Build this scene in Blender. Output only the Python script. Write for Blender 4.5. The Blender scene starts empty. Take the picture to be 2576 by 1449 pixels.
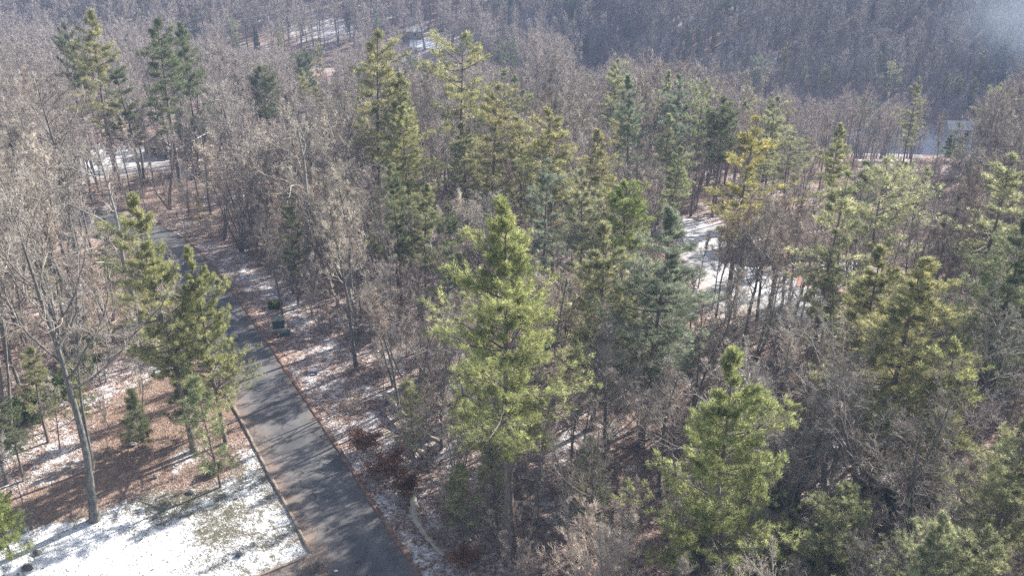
import bpy, math, random
import numpy as np
from mathutils import Vector

# ------------------------------------------------------------------ camera, world, sun, exposure
CAMZ, PITCH, FPX = 44.0, math.radians(27.6), 2474.0
sc = bpy.context.scene
COL = sc.collection
cam_d = bpy.data.cameras.new('camera'); cam = bpy.data.objects.new('camera', cam_d); COL.objects.link(cam)
cam.location = (0, 0, CAMZ); cam.rotation_euler = (math.pi/2 - PITCH, 0, 0)
cam_d.sensor_width = 36.0; cam_d.lens = 36.0*FPX/2576.0
cam_d.clip_start = 0.5; cam_d.clip_end = 3000
sc.camera = cam
SUN_AZ, SUN_EL = math.radians(50), math.radians(31)      # azimuth from +Y towards +X
w = bpy.data.worlds.new('World'); sc.world = w; w.use_nodes = True
nt = w.node_tree; nt.nodes.clear()
sky = nt.nodes.new('ShaderNodeTexSky'); sky.sky_type = 'NISHITA'; sky.sun_disc = False
sky.sun_elevation = SUN_EL; sky.sun_rotation = SUN_AZ
bg = nt.nodes.new('ShaderNodeBackground'); bg.inputs[1].default_value = 0.095
ow = nt.nodes.new('ShaderNodeOutputWorld')
hs = nt.nodes.new('ShaderNodeHueSaturation'); hs.inputs['Saturation'].default_value = 0.62
nt.links.new(sky.outputs[0], hs.inputs['Color']); nt.links.new(hs.outputs[0], bg.inputs[0]); nt.links.new(bg.outputs[0], ow.inputs[0])
sl = bpy.data.lights.new('sun', 'SUN'); sl.energy = 5.0; sl.angle = math.radians(0.6); sl.color = (1.0, 0.94, 0.86)
so = bpy.data.objects.new('sun', sl); COL.objects.link(so)
sv = Vector((math.sin(SUN_AZ)*math.cos(SUN_EL), math.cos(SUN_AZ)*math.cos(SUN_EL), math.sin(SUN_EL)))
so.rotation_euler = (-sv).to_track_quat('-Z', 'Y').to_euler(); so.location = (60, 40, 80)
sc.view_settings.view_transform = 'Standard'; sc.view_settings.look = 'None'
sc.view_settings.gamma = 1.0; sc.view_settings.exposure = 1.40
cy = sc.cycles
cy.max_bounces = 5; cy.diffuse_bounces = 3; cy.glossy_bounces = 1; cy.transmission_bounces = 3; cy.volume_bounces = 1
cy.transparent_max_bounces = 8
cy.use_denoising = False; cy.use_adaptive_sampling = False

# ------------------------------------------------------------------ terrain and picture helpers
def sstep(x, a, b):
    t = np.clip((np.asarray(x, float)-a)/(b-a), 0, 1); return t*t*(3-2*t)
def ter(x, y):
    x = np.asarray(x, float); y = np.asarray(y, float)
    right = sstep(x, 0, 50)
    yv = 272 + 5*np.sin(x/40.0) - 48*right; dd = np.minimum(y, yv)-78
    z = -0.15*(np.sqrt(dd*dd+90.0)+dd)/2                       # the wood falls away towards a valley
    z = z-0.19*right*np.clip(y-145, 0, yv-145)                 # steeper on the right, where the hill faces it
    d = np.maximum(0, y-(yv+4)); z = z + (0.24+0.28*right)*(130*(1-np.exp(-d/130.0)))
    z = z + 1.5*np.sin(x/19.0+1.3)*np.sin(y/23.0)*sstep(y, 175, 215)
    d2 = np.maximum(0, 26-y); z = z - 0.10*d2
    return z
def ray(u, v):
    a = (u-1288)/FPX; b = (v-724.5)/FPX; c, s = math.cos(PITCH), math.sin(PITCH)
    return (a, c - b*s, -s - b*c)
def at(u, v, h=0.0):
    r = ray(u, v); t = np.linspace(15, 900, 6000)
    g = CAMZ+r[2]*t-(ter(r[0]*t, r[1]*t)+h); k = int(np.argmax(g < 0)); k = max(k, 1)
    f = g[k-1]/(g[k-1]-g[k]); tt = t[k-1]+f*(t[k]-t[k-1]); return r[0]*tt, r[1]*tt
def mpp(u, v): x, y = at(u, v); return proj(x, y, float(ter(x, y)))[2]/FPX
def proj(x, y, z):
    c, s = math.cos(PITCH), math.sin(PITCH)
    dz = z-CAMZ; dep = y*c - dz*s; up = y*s + dz*c
    return 1288 + FPX*x/dep, 724.5 - FPX*up/dep, dep

# ------------------------------------------------------------------ materials
def mat(name):
    m = bpy.data.materials.new(name); m.use_nodes = True; n = m.node_tree.nodes
    b = n['Principled BSDF']; b.inputs['Specular IOR Level'].default_value = 0.25
    return m, m.node_tree, b
def node(nt, t, **kw):
    n = nt.nodes.new(t)
    for k, v in kw.items():
        if k.startswith('i_'): n.inputs[int(k[2:]) if k[2:].isdigit() else k[2:]].default_value = v
        else: setattr(n, k, v)
    return n
def L(nt, a, b): nt.links.new(a, b)
def coords(nt, kind='Object'): return node(nt, 'ShaderNodeTexCoord').outputs[kind]
def geopos(nt): return node(nt, 'ShaderNodeNewGeometry').outputs['Position']
def noise(nt, vec, scale, detail=4, rough=0.6, dist=0.0):
    n = node(nt, 'ShaderNodeTexNoise'); n.inputs['Scale'].default_value = scale; n.inputs['Detail'].default_value = detail
    n.inputs['Roughness'].default_value = rough; n.inputs['Distortion'].default_value = dist; L(nt, vec, n.inputs['Vector']); return n.outputs[0]
def ramp(nt, fac, stops, interp='LINEAR'):
    r = node(nt, 'ShaderNodeValToRGB'); e = r.color_ramp.elements; r.color_ramp.interpolation = interp
    while len(e) < len(stops): e.new(0.5)
    for k, (p, c) in enumerate(stops):
        e[k].position = p; e[k].color = (*c, 1) if isinstance(c, tuple) else (c, c, c, 1)
    L(nt, fac, r.inputs[0]); return r.outputs[0]
def mixc(nt, f, a, b, mode='MIX'):
    m = node(nt, 'ShaderNodeMix', data_type='RGBA', blend_type=mode)
    for s, v in ((0, f), (6, a), (7, b)):
        if hasattr(v, 'is_linked') or hasattr(v, 'links'): L(nt, v, m.inputs[s])
        else: m.inputs[s].default_value = (*v, 1) if isinstance(v, tuple) else v
    return m.outputs[2]
def mth(nt, op, a, b=None, clamp=False):
    m = node(nt, 'ShaderNodeMath', operation=op, use_clamp=clamp)
    for i, v in enumerate((a, b)):
        if v is None: continue
        if isinstance(v, (int, float)): m.inputs[i].default_value = v
        else: L(nt, v, m.inputs[i])
    return m.outputs[0]
def attr(nt, name): return node(nt, 'ShaderNodeAttribute', attribute_name=name)
def bump(nt, b, h, strength, dist):
    n = node(nt, 'ShaderNodeBump'); n.inputs['Strength'].default_value = strength; n.inputs['Distance'].default_value = dist
    L(nt, h, n.inputs['Height']); L(nt, n.outputs[0], b.inputs['Normal'])

def bark_mat(name, c0, c1, c2, scale=1.0, tinted=True):
    m, t, b = mat(name); p = coords(t)
    mp = node(t, 'ShaderNodeMapping'); mp.inputs['Scale'].default_value = (6*scale, 6*scale, 1.6*scale); L(t, p, mp.inputs[0])
    f = noise(t, mp.outputs[0], 2.0, 5, 0.7)
    c = ramp(t, f, [(0.3, c0), (0.5, c1), (0.68, c2)])
    if tinted: oi = node(t, 'ShaderNodeObjectInfo'); c = mixc(t, 1.0, c, oi.outputs['Color'], 'MULTIPLY')
    L(t, c, b.inputs['Base Color']); b.inputs['Roughness'].default_value = 0.9
    bump(t, b, f, 0.6, 0.05); return m
M = {}
M['bark_grey'] = bark_mat('bark_grey', (0.07, 0.065, 0.06), (0.17, 0.16, 0.145), (0.36, 0.345, 0.32))
M['bark_pine'] = bark_mat('bark_pine', (0.07, 0.055, 0.045), (0.15, 0.125, 0.11), (0.28, 0.25, 0.22))
M['bark_limb'] = bark_mat('bark_pine_limb', (0.07, 0.055, 0.045), (0.15, 0.125, 0.11), (0.28, 0.25, 0.22), tinted=False)
M['bark_pale'] = bark_mat('bark_pale', (0.19, 0.18, 0.16), (0.36, 0.345, 0.31), (0.56, 0.54, 0.50))
def twig_mat():
    m, t, b = mat('twigs'); p = coords(t)
    f = noise(t, p, 1.3, 3, 0.6)
    c = ramp(t, f, [(0.3, (0.15, 0.137, 0.12)), (0.5, (0.37, 0.342, 0.305)), (0.7, (0.68, 0.645, 0.58))])
    oi = node(t, 'ShaderNodeObjectInfo'); c = mixc(t, 1.0, c, oi.outputs['Color'], 'MULTIPLY')
    L(t, c, b.inputs['Base Color']); b.inputs['Roughness'].default_value = 0.8; return m
M['twigs'] = twig_mat()
def needle_mat(name, lo, mid, hi, trans=0.3):
    m, t, b = mat(name)
    a = attr(t, 'tint').outputs['Fac']; p = coords(t); f = noise(t, p, 0.7, 3, 0.6)
    s = mth(t, 'ADD', mth(t, 'MULTIPLY', a, 0.55), mth(t, 'MULTIPLY', f, 0.5))
    c = ramp(t, s, [(0.25, lo), (0.52, mid), (0.80, hi)])
    oi = node(t, 'ShaderNodeObjectInfo'); c = mixc(t, 1.0, c, oi.outputs['Color'], 'MULTIPLY')
    L(t, c, b.inputs['Base Color']); b.inputs['Roughness'].default_value = 0.55
    tr = node(t, 'ShaderNodeBsdfTranslucent'); L(t, c, tr.inputs[0])
    mx = node(t, 'ShaderNodeMixShader'); mx.inputs[0].default_value = trans
    L(t, b.outputs[0], mx.inputs[1]); L(t, tr.outputs[0], mx.inputs[2]); L(t, mx.outputs[0], t.nodes['Material Output'].inputs[0]); return m
M['needles'] = needle_mat('needles', (0.085, 0.095, 0.055), (0.27, 0.275, 0.15), (0.66, 0.62, 0.36), 0.42)
M['leaf_green'] = needle_mat('rhododendron_leaves', (0.05, 0.075, 0.035), (0.10, 0.14, 0.06), (0.20, 0.25, 0.11), 0.2)
M['leaf_rust'] = needle_mat('rust_leaves', (0.11, 0.055, 0.035), (0.24, 0.125, 0.075), (0.44, 0.26, 0.15), 0.25)

def plain(name, col, rough=0.7, var=0.25, scale=8.0, metal=0.0, bmp=0.0):
    m, t, b = mat(name); p = coords(t); f = noise(t, p, scale, 5, 0.65)
    c = ramp(t, f, [(0.3, tuple(x*(1-var) for x in col)), (0.7, tuple(min(1, x*(1+var)) for x in col))])
    L(t, c, b.inputs['Base Color']); b.inputs['Roughness'].default_value = rough; b.inputs['Metallic'].default_value = metal
    if bmp: bump(t, b, f, bmp, 0.03)
    return m
M['white_paint'] = plain('white_paint', (0.72, 0.72, 0.70), 0.5, 0.08)
M['green_metal'] = plain('green_metal', (0.04, 0.075, 0.07), 0.45, 0.2, 5)
M['green_metal_top'] = plain('green_metal_top', (0.10, 0.12, 0.10), 0.5, 0.35, 9)
M['concrete'] = plain('concrete', (0.36, 0.31, 0.26), 0.9, 0.35, 6, bmp=0.4)
M['kerb'] = plain('kerb_concrete', (0.22, 0.18, 0.145), 0.9, 0.45, 3, bmp=0.4)
M['kerb_litter'] = plain('leafy_kerb', (0.19, 0.12, 0.09), 0.95, 0.7, 2.2, bmp=0.6)
M['blue_paint'] = plain('blue_paint', (0.03, 0.055, 0.13), 0.4, 0.3, 12)
M['brick'] = plain('brick', (0.34, 0.17, 0.13), 0.85, 0.3, 14)
M['pale_siding'] = plain('pale_siding', (0.55, 0.54, 0.49), 0.7, 0.1, 3)
M['tan_siding'] = plain('tan_siding', (0.34, 0.28, 0.23), 0.7, 0.15, 3)
M['glass'] = plain('window_glass', (0.04, 0.05, 0.06), 0.12, 0.1, 2)
M['timber'] = plain('weathered_timber', (0.50, 0.44, 0.36), 0.8, 0.25, 10)
M['metal_roof'] = plain('pale_roofing', (0.62, 0.61, 0.54), 0.55, 0.12, 2)
M['stone'] = plain('stone', (0.30, 0.29, 0.27), 0.9, 0.4, 5, bmp=0.5)
M['dark_stone'] = plain('dark_stone', (0.09, 0.08, 0.075), 0.95, 0.5, 5, bmp=0.5)
M['snow'] = plain('snow', (0.83, 0.85, 0.88), 0.7, 0.04, 3, bmp=0.3)
def shingles(name, a, c2):
    m, t, b = mat(name); p = coords(t)
    br = node(t, 'ShaderNodeTexBrick'); br.inputs['Scale'].default_value = 3.0; br.inputs['Color1'].default_value = (*a, 1)
    br.inputs['Color2'].default_value = (*c2, 1); br.inputs['Mortar'].default_value = (a[0]*0.4, a[1]*0.4, a[2]*0.4, 1); br.inputs['Mortar Size'].default_value = 0.03
    L(t, p, br.inputs[0]); f = noise(t, p, 1.2, 5, 0.7)
    c = mixc(t, ramp(t, f, [(0.6, 0.0), (0.72, 0.75)]), br.outputs[0], (0.42, 0.38, 0.36))
    L(t, c, b.inputs['Base Color']); b.inputs['Roughness'].default_value = 0.85; return m
M['dark_shingle'] = shingles('dark_shingles', (0.11, 0.085, 0.085), (0.17, 0.13, 0.125))
M['grey_shingle'] = shingles('grey_shingles', (0.22, 0.22, 0.23), (0.30, 0.30, 0.31))

def ground_mat():
    m, t, b = mat('leaf_litter_and_snow'); p = geopos(t)
    fine = node(t, 'ShaderNodeTexVoronoi'); fine.inputs['Scale'].default_value = 7.5; fine.inputs['Randomness'].default_value = 1.0
    wv = node(t, 'ShaderNodeTexNoise'); wv.inputs['Scale'].default_value = 2.3; L(t, p, wv.inputs['Vector'])
    va = node(t, 'ShaderNodeVectorMath', operation='MULTIPLY_ADD'); va.inputs[1].default_value = (0.8, 0.8, 0.8)
    L(t, wv.outputs[1], va.inputs[0]); L(t, p, va.inputs[2]); L(t, va.outputs[0], fine.inputs['Vector'])
    sep = node(t, 'ShaderNodeSeparateColor'); L(t, fine.outputs['Color'], sep.inputs[0])
    big = noise(t, p, 0.35, 5, 0.65); mid = noise(t, p, 1.6, 6, 0.75, 0.6); hi = noise(t, p, 6.5, 4, 0.8, 0.8)
    litter = ramp(t, sep.outputs[0], [(0.0, (0.085, 0.05, 0.042)), (0.35, (0.18, 0.122, 0.10)), (0.65, (0.31, 0.22, 0.185)), (1.0, (0.48, 0.385, 0.33))])
    straw = ramp(t, mth(t, 'ADD', mth(t, 'MULTIPLY', sep.outputs[1], 0.5), mth(t, 'MULTIPLY', hi, 0.6)), [(0.2, (0.12, 0.075, 0.055)), (0.55, (0.24, 0.168, 0.125)), (0.9, (0.38, 0.285, 0.21))])
    grass = ramp(t, hi, [(0.35, (0.07, 0.075, 0.05)), (0.65, (0.17, 0.16, 0.11))])
    a_st = attr(t, 'straw').outputs['Fac']; a_sn = attr(t, 'snow').outputs['Fac']; a_gr = attr(t, 'lawn').outputs['Fac']; a_go = attr(t, 'gold').outputs['Fac']
    st = mth(t, 'MULTIPLY', a_st, ramp(t, mid, [(0.35, 0.25), (0.6, 1.0)]))
    c = mixc(t, st, litter, straw)
    c = mixc(t, a_gr, c, grass)
    c = mixc(t, a_go, c, ramp(t, hi, [(0.3, (0.36, 0.27, 0.17)), (0.7, (0.60, 0.50, 0.36))]))
    # snow lies where the coverage beats the clumpy noise
    n = mth(t, 'ADD', mth(t, 'MULTIPLY', mid, 0.42), mth(t, 'ADD', mth(t, 'MULTIPLY', hi, 0.40), mth(t, 'MULTIPLY', big, 0.28)))
    sp = node(t, 'ShaderNodeTexVoronoi'); sp.inputs['Scale'].default_value = 3.1; L(t, va.outputs[0], sp.inputs['Vector'])
    n = mth(t, 'ADD', n, ramp(t, sp.outputs['Distance'], [(0.10, 0.22), (0.26, 0.0)]))
    s = mth(t, 'SUBTRACT', mth(t, 'ADD', a_sn, 0.055), n)
    s = mth(t, 'MULTIPLY', mth(t, 'ADD', s, 0.0), 11.0, True)
    c = mixc(t, s, c, (0.68, 0.69, 0.71))
    L(t, c, b.inputs['Base Color']); b.inputs['Roughness'].default_value = 0.95; b.inputs['Specular IOR Level'].default_value = 0.05
    bump(t, b, mth(t, 'ADD', mth(t, 'MULTIPLY', fine.outputs['Distance'], 1.0), mth(t, 'ADD', mth(t, 'MULTIPLY', s, 0.3), hi)), 0.7, 0.12)
    return m
M['ground'] = ground_mat()
def asphalt(name, dark, light, stain=(0.26, 0.19, 0.145)):
    m, t, b = mat(name); p = geopos(t)
    big = noise(t, p, 0.28, 5, 0.6, 0.5); mid = noise(t, p, 1.6, 5, 0.65); fin = noise(t, p, 18, 3, 0.8)
    c = ramp(t, mth(t, 'ADD', mth(t, 'MULTIPLY', big, 0.75), mth(t, 'MULTIPLY', mid, 0.25)), [(0.38, dark), (0.64, light)])
    e = attr(t, 'edge').outputs['Fac']
    f = mth(t, 'MULTIPLY', e, ramp(t, mth(t, 'ADD', mth(t, 'MULTIPLY', big, 0.5), mth(t, 'MULTIPLY', mid, 0.5)), [(0.42, 0.15), (0.58, 1.0)]))
    c = mixc(t, f, c, stain)
    c = mixc(t, 0.17, c, ramp(t, fin, [(0.35, 0.04), (0.65, 0.2)]), 'MIX')
    cr = node(t, 'ShaderNodeTexVoronoi', feature='DISTANCE_TO_EDGE'); cr.inputs['Scale'].default_value = 0.32
    wv = node(t, 'ShaderNodeTexNoise'); wv.inputs['Scale'].default_value = 1.2; wv.inputs['Detail'].default_value = 6; L(t, p, wv.inputs['Vector'])
    va = node(t, 'ShaderNodeVectorMath', operation='MULTIPLY_ADD'); va.inputs[1].default_value = (1.2, 1.2, 1.2); L(t, wv.outputs[1], va.inputs[0]); L(t, p, va.inputs[2]); L(t, va.outputs[0], cr.inputs['Vector'])
    c = mixc(t, mth(t, 'MULTIPLY', ramp(t, cr.outputs['Distance'], [(0.0, 0.9), (0.02, 0.0)]), ramp(t, mid, [(0.40, 0.2), (0.55, 1.0)])), c, (0.02, 0.02, 0.02))
    ac = attr(t, 'across').outputs['Fac']; tk = ramp(t, ac, [(0.1, 0.0), (0.25, 0.7), (0.38, 0.0), (0.58, 0.0), (0.72, 0.65), (0.86, 0.0)])
    c = mixc(t, mth(t, 'MULTIPLY', tk, big), c, (0.19, 0.185, 0.18))
    lf = noise(t, p, 9.0, 2, 0.6); lm_ = mth(t, 'ADD', lf, mth(t, 'MULTIPLY', e, 0.16))
    c = mixc(t, ramp(t, lm_, [(0.71, 0.0), (0.75, 0.9)]), c, (0.27, 0.17, 0.12))
    L(t, c, b.inputs['Base Color']); b.inputs['Roughness'].default_value = 0.8; bump(t, b, fin, 0.3, 0.02); return m
M['asphalt'] = asphalt('asphalt', (0.06, 0.062, 0.068), (0.125, 0.124, 0.13))
M['asphalt_dark'] = asphalt('asphalt_dark', (0.055, 0.06, 0.07), (0.085, 0.09, 0.10))
M['asphalt_pale'] = asphalt('asphalt_pale', (0.44, 0.45, 0.47), (0.60, 0.60, 0.61), (0.3, 0.25, 0.2))

# ------------------------------------------------------------------ mesh helpers
def mesh_np(name, V, F, m, tint=None, smooth=False):
    V = np.asarray(V, np.float32); F = np.asarray(F, np.int32); k = F.shape[1]
    me = bpy.data.meshes.new(name); me.vertices.add(len(V)); me.vertices.foreach_set('co', V.ravel())
    me.loops.add(F.size); me.loops.foreach_set('vertex_index', F.ravel())
    me.polygons.add(len(F)); me.polygons.foreach_set('loop_start', np.arange(0, F.size, k, dtype=np.int32))
    if smooth: me.polygons.foreach_set('use_smooth', np.ones(len(F), bool))
    if tint is not None:
        a = me.attributes.new('tint', 'FLOAT', 'POINT'); a.data.foreach_set('value', np.asarray(tint, np.float32))
    me.update(calc_edges=True); me.materials.append(m); return me
def mesh_multi(name, parts):
    """parts: (V, F, material, tint or None), faces of any one size per part"""
    me = bpy.data.meshes.new(name); V = np.concatenate([p[0] for p in parts]).astype(np.float32); off = 0; lv = []; ls = []; mi = []; ti = []; n = 0
    for k, (v, f, m, t) in enumerate(parts):
        f = np.asarray(f, np.int32); lv.append((f+off).ravel()); ls.append(n+np.arange(len(f))*f.shape[1]); n += f.size; mi.append(np.full(len(f), k)); off += len(v)
        ti.append(np.full(len(v), 0.5) if t is None else t); me.materials.append(m)
    lv = np.concatenate(lv).astype(np.int32); ls = np.concatenate(ls).astype(np.int32)
    me.vertices.add(len(V)); me.vertices.foreach_set('co', V.ravel()); me.loops.add(len(lv)); me.loops.foreach_set('vertex_index', lv)
    me.polygons.add(len(ls)); me.polygons.foreach_set('loop_start', ls); me.polygons.foreach_set('material_index', np.concatenate(mi).astype(np.int32))
    a = me.attributes.new('tint', 'FLOAT', 'POINT'); a.data.foreach_set('value', np.concatenate(ti).astype(np.float32)); me.update(calc_edges=True); return me
def tubes(P, R, S):
    N, K, _ = P.shape
    T = P[:, -1]-P[:, 0]; T /= np.linalg.norm(T, axis=1, keepdims=True)+1e-9
    ref = np.where(np.abs(T[:, 2:3]) < 0.8, np.array([[0, 0, 1.0]]), np.array([[1.0, 0, 0]]))
    A = np.cross(T, ref); A /= np.linalg.norm(A, axis=1, keepdims=True)+1e-9; B = np.cross(T, A)
    th = np.arange(S)*2*math.pi/S
    ring = np.cos(th)[None, :, None]*A[:, None, :]+np.sin(th)[None, :, None]*B[:, None, :]
    V = P[:, :, None, :]+R[:, :, None, None]*ring[:, None, :, :]
    n = np.arange(N)[:, None, None]*K*S; k = np.arange(K-1)[None, :, None]*S; s = np.arange(S)[None, None, :]; s2 = (s+1) % S
    F = np.stack([n+k+s, n+k+s2, n+k+S+s2, n+k+S+s], -1).reshape(-1, 4)
    return V.reshape(-1, 3), F
class MB:
    def __init__(s): s.V = []; s.F = []; s.n = 0
    def add(s, V, F): s.V.append(V); s.F.append(F+s.n); s.n += len(V)
    def get(s): return np.concatenate(s.V), np.concatenate(s.F)
def nrm(d): return d/(np.linalg.norm(d, axis=-1, keepdims=True)+1e-9)
def grow(rg, S, D, Ln, r0, r1, K, wob, up):
    N = len(S); P = np.zeros((N, K, 3)); P[:, 0] = S; d = nrm(D)
    for k in range(1, K):
        d = nrm(d+rg.normal(0, wob, (N, 3))+np.array([0, 0, up])); P[:, k] = P[:, k-1]+d*(Ln/(K-1))[:, None]
    t = np.linspace(0, 1, K)[None]; R = r0[:, None]*(1-t)+r1[:, None]*t
    return P, R
def spawn(rg, P, R, Ln, m, t0, t1, a0, a1, ratio, rr=0.6, flat=None, taper=0.55):
    N, K, _ = P.shape
    t = t0+(t1-t0)*((np.arange(m)[None]+rg.uniform(0, 1, (N, m)))/m); x = t*(K-1); i = np.minimum(x.astype(int), K-2); f = (x-i)[..., None]
    n = np.arange(N)[:, None]; p0 = P[n, i]; p1 = P[n, i+1]; S = p0*(1-f)+p1*f; T = nrm(p1-p0)
    Rr = R[n, i]*(1-f[..., 0])+R[n, i+1]*f[..., 0]
    ref = nrm(rg.normal(0, 1, (N, m, 3)))
    if flat is not None:
        sd = np.where(np.arange(m)[None] % 2 == 0, 1.0, -1.0)[..., None]; side = nrm(np.cross(T, np.array([0, 0, 1.0])))*sd; ref = nrm(side+flat*ref)
    perp = nrm(ref-T*np.sum(ref*T, -1, keepdims=True)); a = rg.uniform(a0, a1, (N, m))[..., None]
    D = np.cos(a)*T+np.sin(a)*perp
    L2 = Ln[:, None]*ratio*(1-taper*t)*rg.uniform(0.65, 1.25, (N, m))
    return S.reshape(-1, 3), D.reshape(-1, 3), L2.ravel(), (Rr*rr).ravel()

def bare_meshes(seed, H=17, bole=0.42, limbs=12, spread=0.33, forks=1, r=0.19, dens=1.0, wob=0.10, ang=(0.45, 0.95), up=0.10, pale=False):
    rg = np.random.default_rng(seed); tr = MB(); cr = MB(); lm = MB()
    S = np.zeros((forks, 3)); S[:, :2] = rg.normal(0, 0.12*(forks > 1), (forks, 2)); S[:, 2] = -0.3
    D = np.zeros((forks, 3)); D[:, 2] = 1; D[:, :2] = rg.normal(0, 0.22 if forks > 1 else 0.03, (forks, 2))
    Ln = H*rg.uniform(0.84, 0.97, forks)
    P, R = grow(rg, S, D, Ln, np.full(forks, r), np.full(forks, r*0.13), 14, 0.045, 0.05)
    R[:, 0] *= 1.45; R[:, 1] *= 1.08
    tr.add(*tubes(P, R, 8))
    m = max(4, int(limbs/forks))
    s, d, l, q = spawn(rg, P, R, np.full(forks, H), m, bole, 0.97, ang[0], ang[1], spread*1.25, 0.5, taper=0.72)
    P1, R1 = grow(rg, s, d, l, q, q*0.22+0.008, 8, wob*1.3, up*1.6)
    lm.add(*tubes(P1, R1, 5))
    s, d, l, q = spawn(rg, np.concatenate([P1, P[:, -8:]]), np.concatenate([R1, R[:, -8:]]), np.concatenate([l, np.full(forks, H*0.32)]), int(6*dens), 0.18, 0.98, 0.4, 0.9, 0.50, 0.55)
    P2, R2 = grow(rg, s, d, l, q, q*0.2+0.006, 6, wob*1.3, up); cr.add(*tubes(P2, R2, 4))
    s, d, l, q = spawn(rg, P2, R2, l, int(6*dens), 0.15, 1.0, 0.4, 0.9, 0.50, 0.6)
    P3, R3 = grow(rg, s, d, l, np.maximum(q, 0.010), np.full(len(l), 0.007), 4, wob*1.4, up); cr.add(*tubes(P3, R3, 3))
    s, d, l, q = spawn(rg, P3, R3, np.maximum(l, 0.5), int(4.6*dens), 0.15, 1.0, 0.4, 0.9, 0.62, 0.8)
    P4, R4 = grow(rg, s, d, l, np.full(len(l), 0.0085), np.full(len(l), 0.006), 3, wob*1.5, up*1.3); cr.add(*tubes(P4, R4, 3))
    s, d, l, q = spawn(rg, P4, R4, np.maximum(l, 0.3), 2, 0.2, 1.0, 0.35, 0.8, 0.8, 0.8)
    P5, R5 = grow(rg, s, d, l, np.full(len(l), 0.0075), np.full(len(l), 0.005), 2, 0.1, up*1.3); cr.add(*tubes(P5, R5, 3))
    V, F = tr.get(); a = mesh_np('trunk', V, F, M['bark_pale'] if pale else M['bark_grey'], smooth=True)
    V, F = cr.get(); b = mesh_multi('crown', [(*lm.get(), M['bark_pale'] if pale or (seed % 2 and seed != 21) else M['bark_grey'], None), (V, F, M['twigs'], None)])
    return a, b, H
def spikes(rg, C, D, n, ln, wd, spread, tint0):
    N = len(C); c = np.repeat(C, n, 0); d = nrm(np.repeat(D, n, 0)+rg.normal(0, spread, (N*n, 3)))
    c = c+rg.normal(0, ln*0.30, c.shape)
    s = nrm(np.cross(d, rg.normal(0, 1, d.shape))); l = ln*rg.uniform(0.6, 1.25, (N*n, 1)); w_ = wd*rg.uniform(0.7, 1.3, (N*n, 1))
    V = np.stack([c-s*w_*0.5, c+s*w_*0.5, c+d*l+s*w_*0.12], 1).reshape(-1, 3)
    F = np.arange(N*n*3).reshape(-1, 3); t = np.repeat(np.clip(np.repeat(tint0, n)+rg.normal(0, 0.13, N*n), 0, 1), 3)
    return V, F, t
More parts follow.
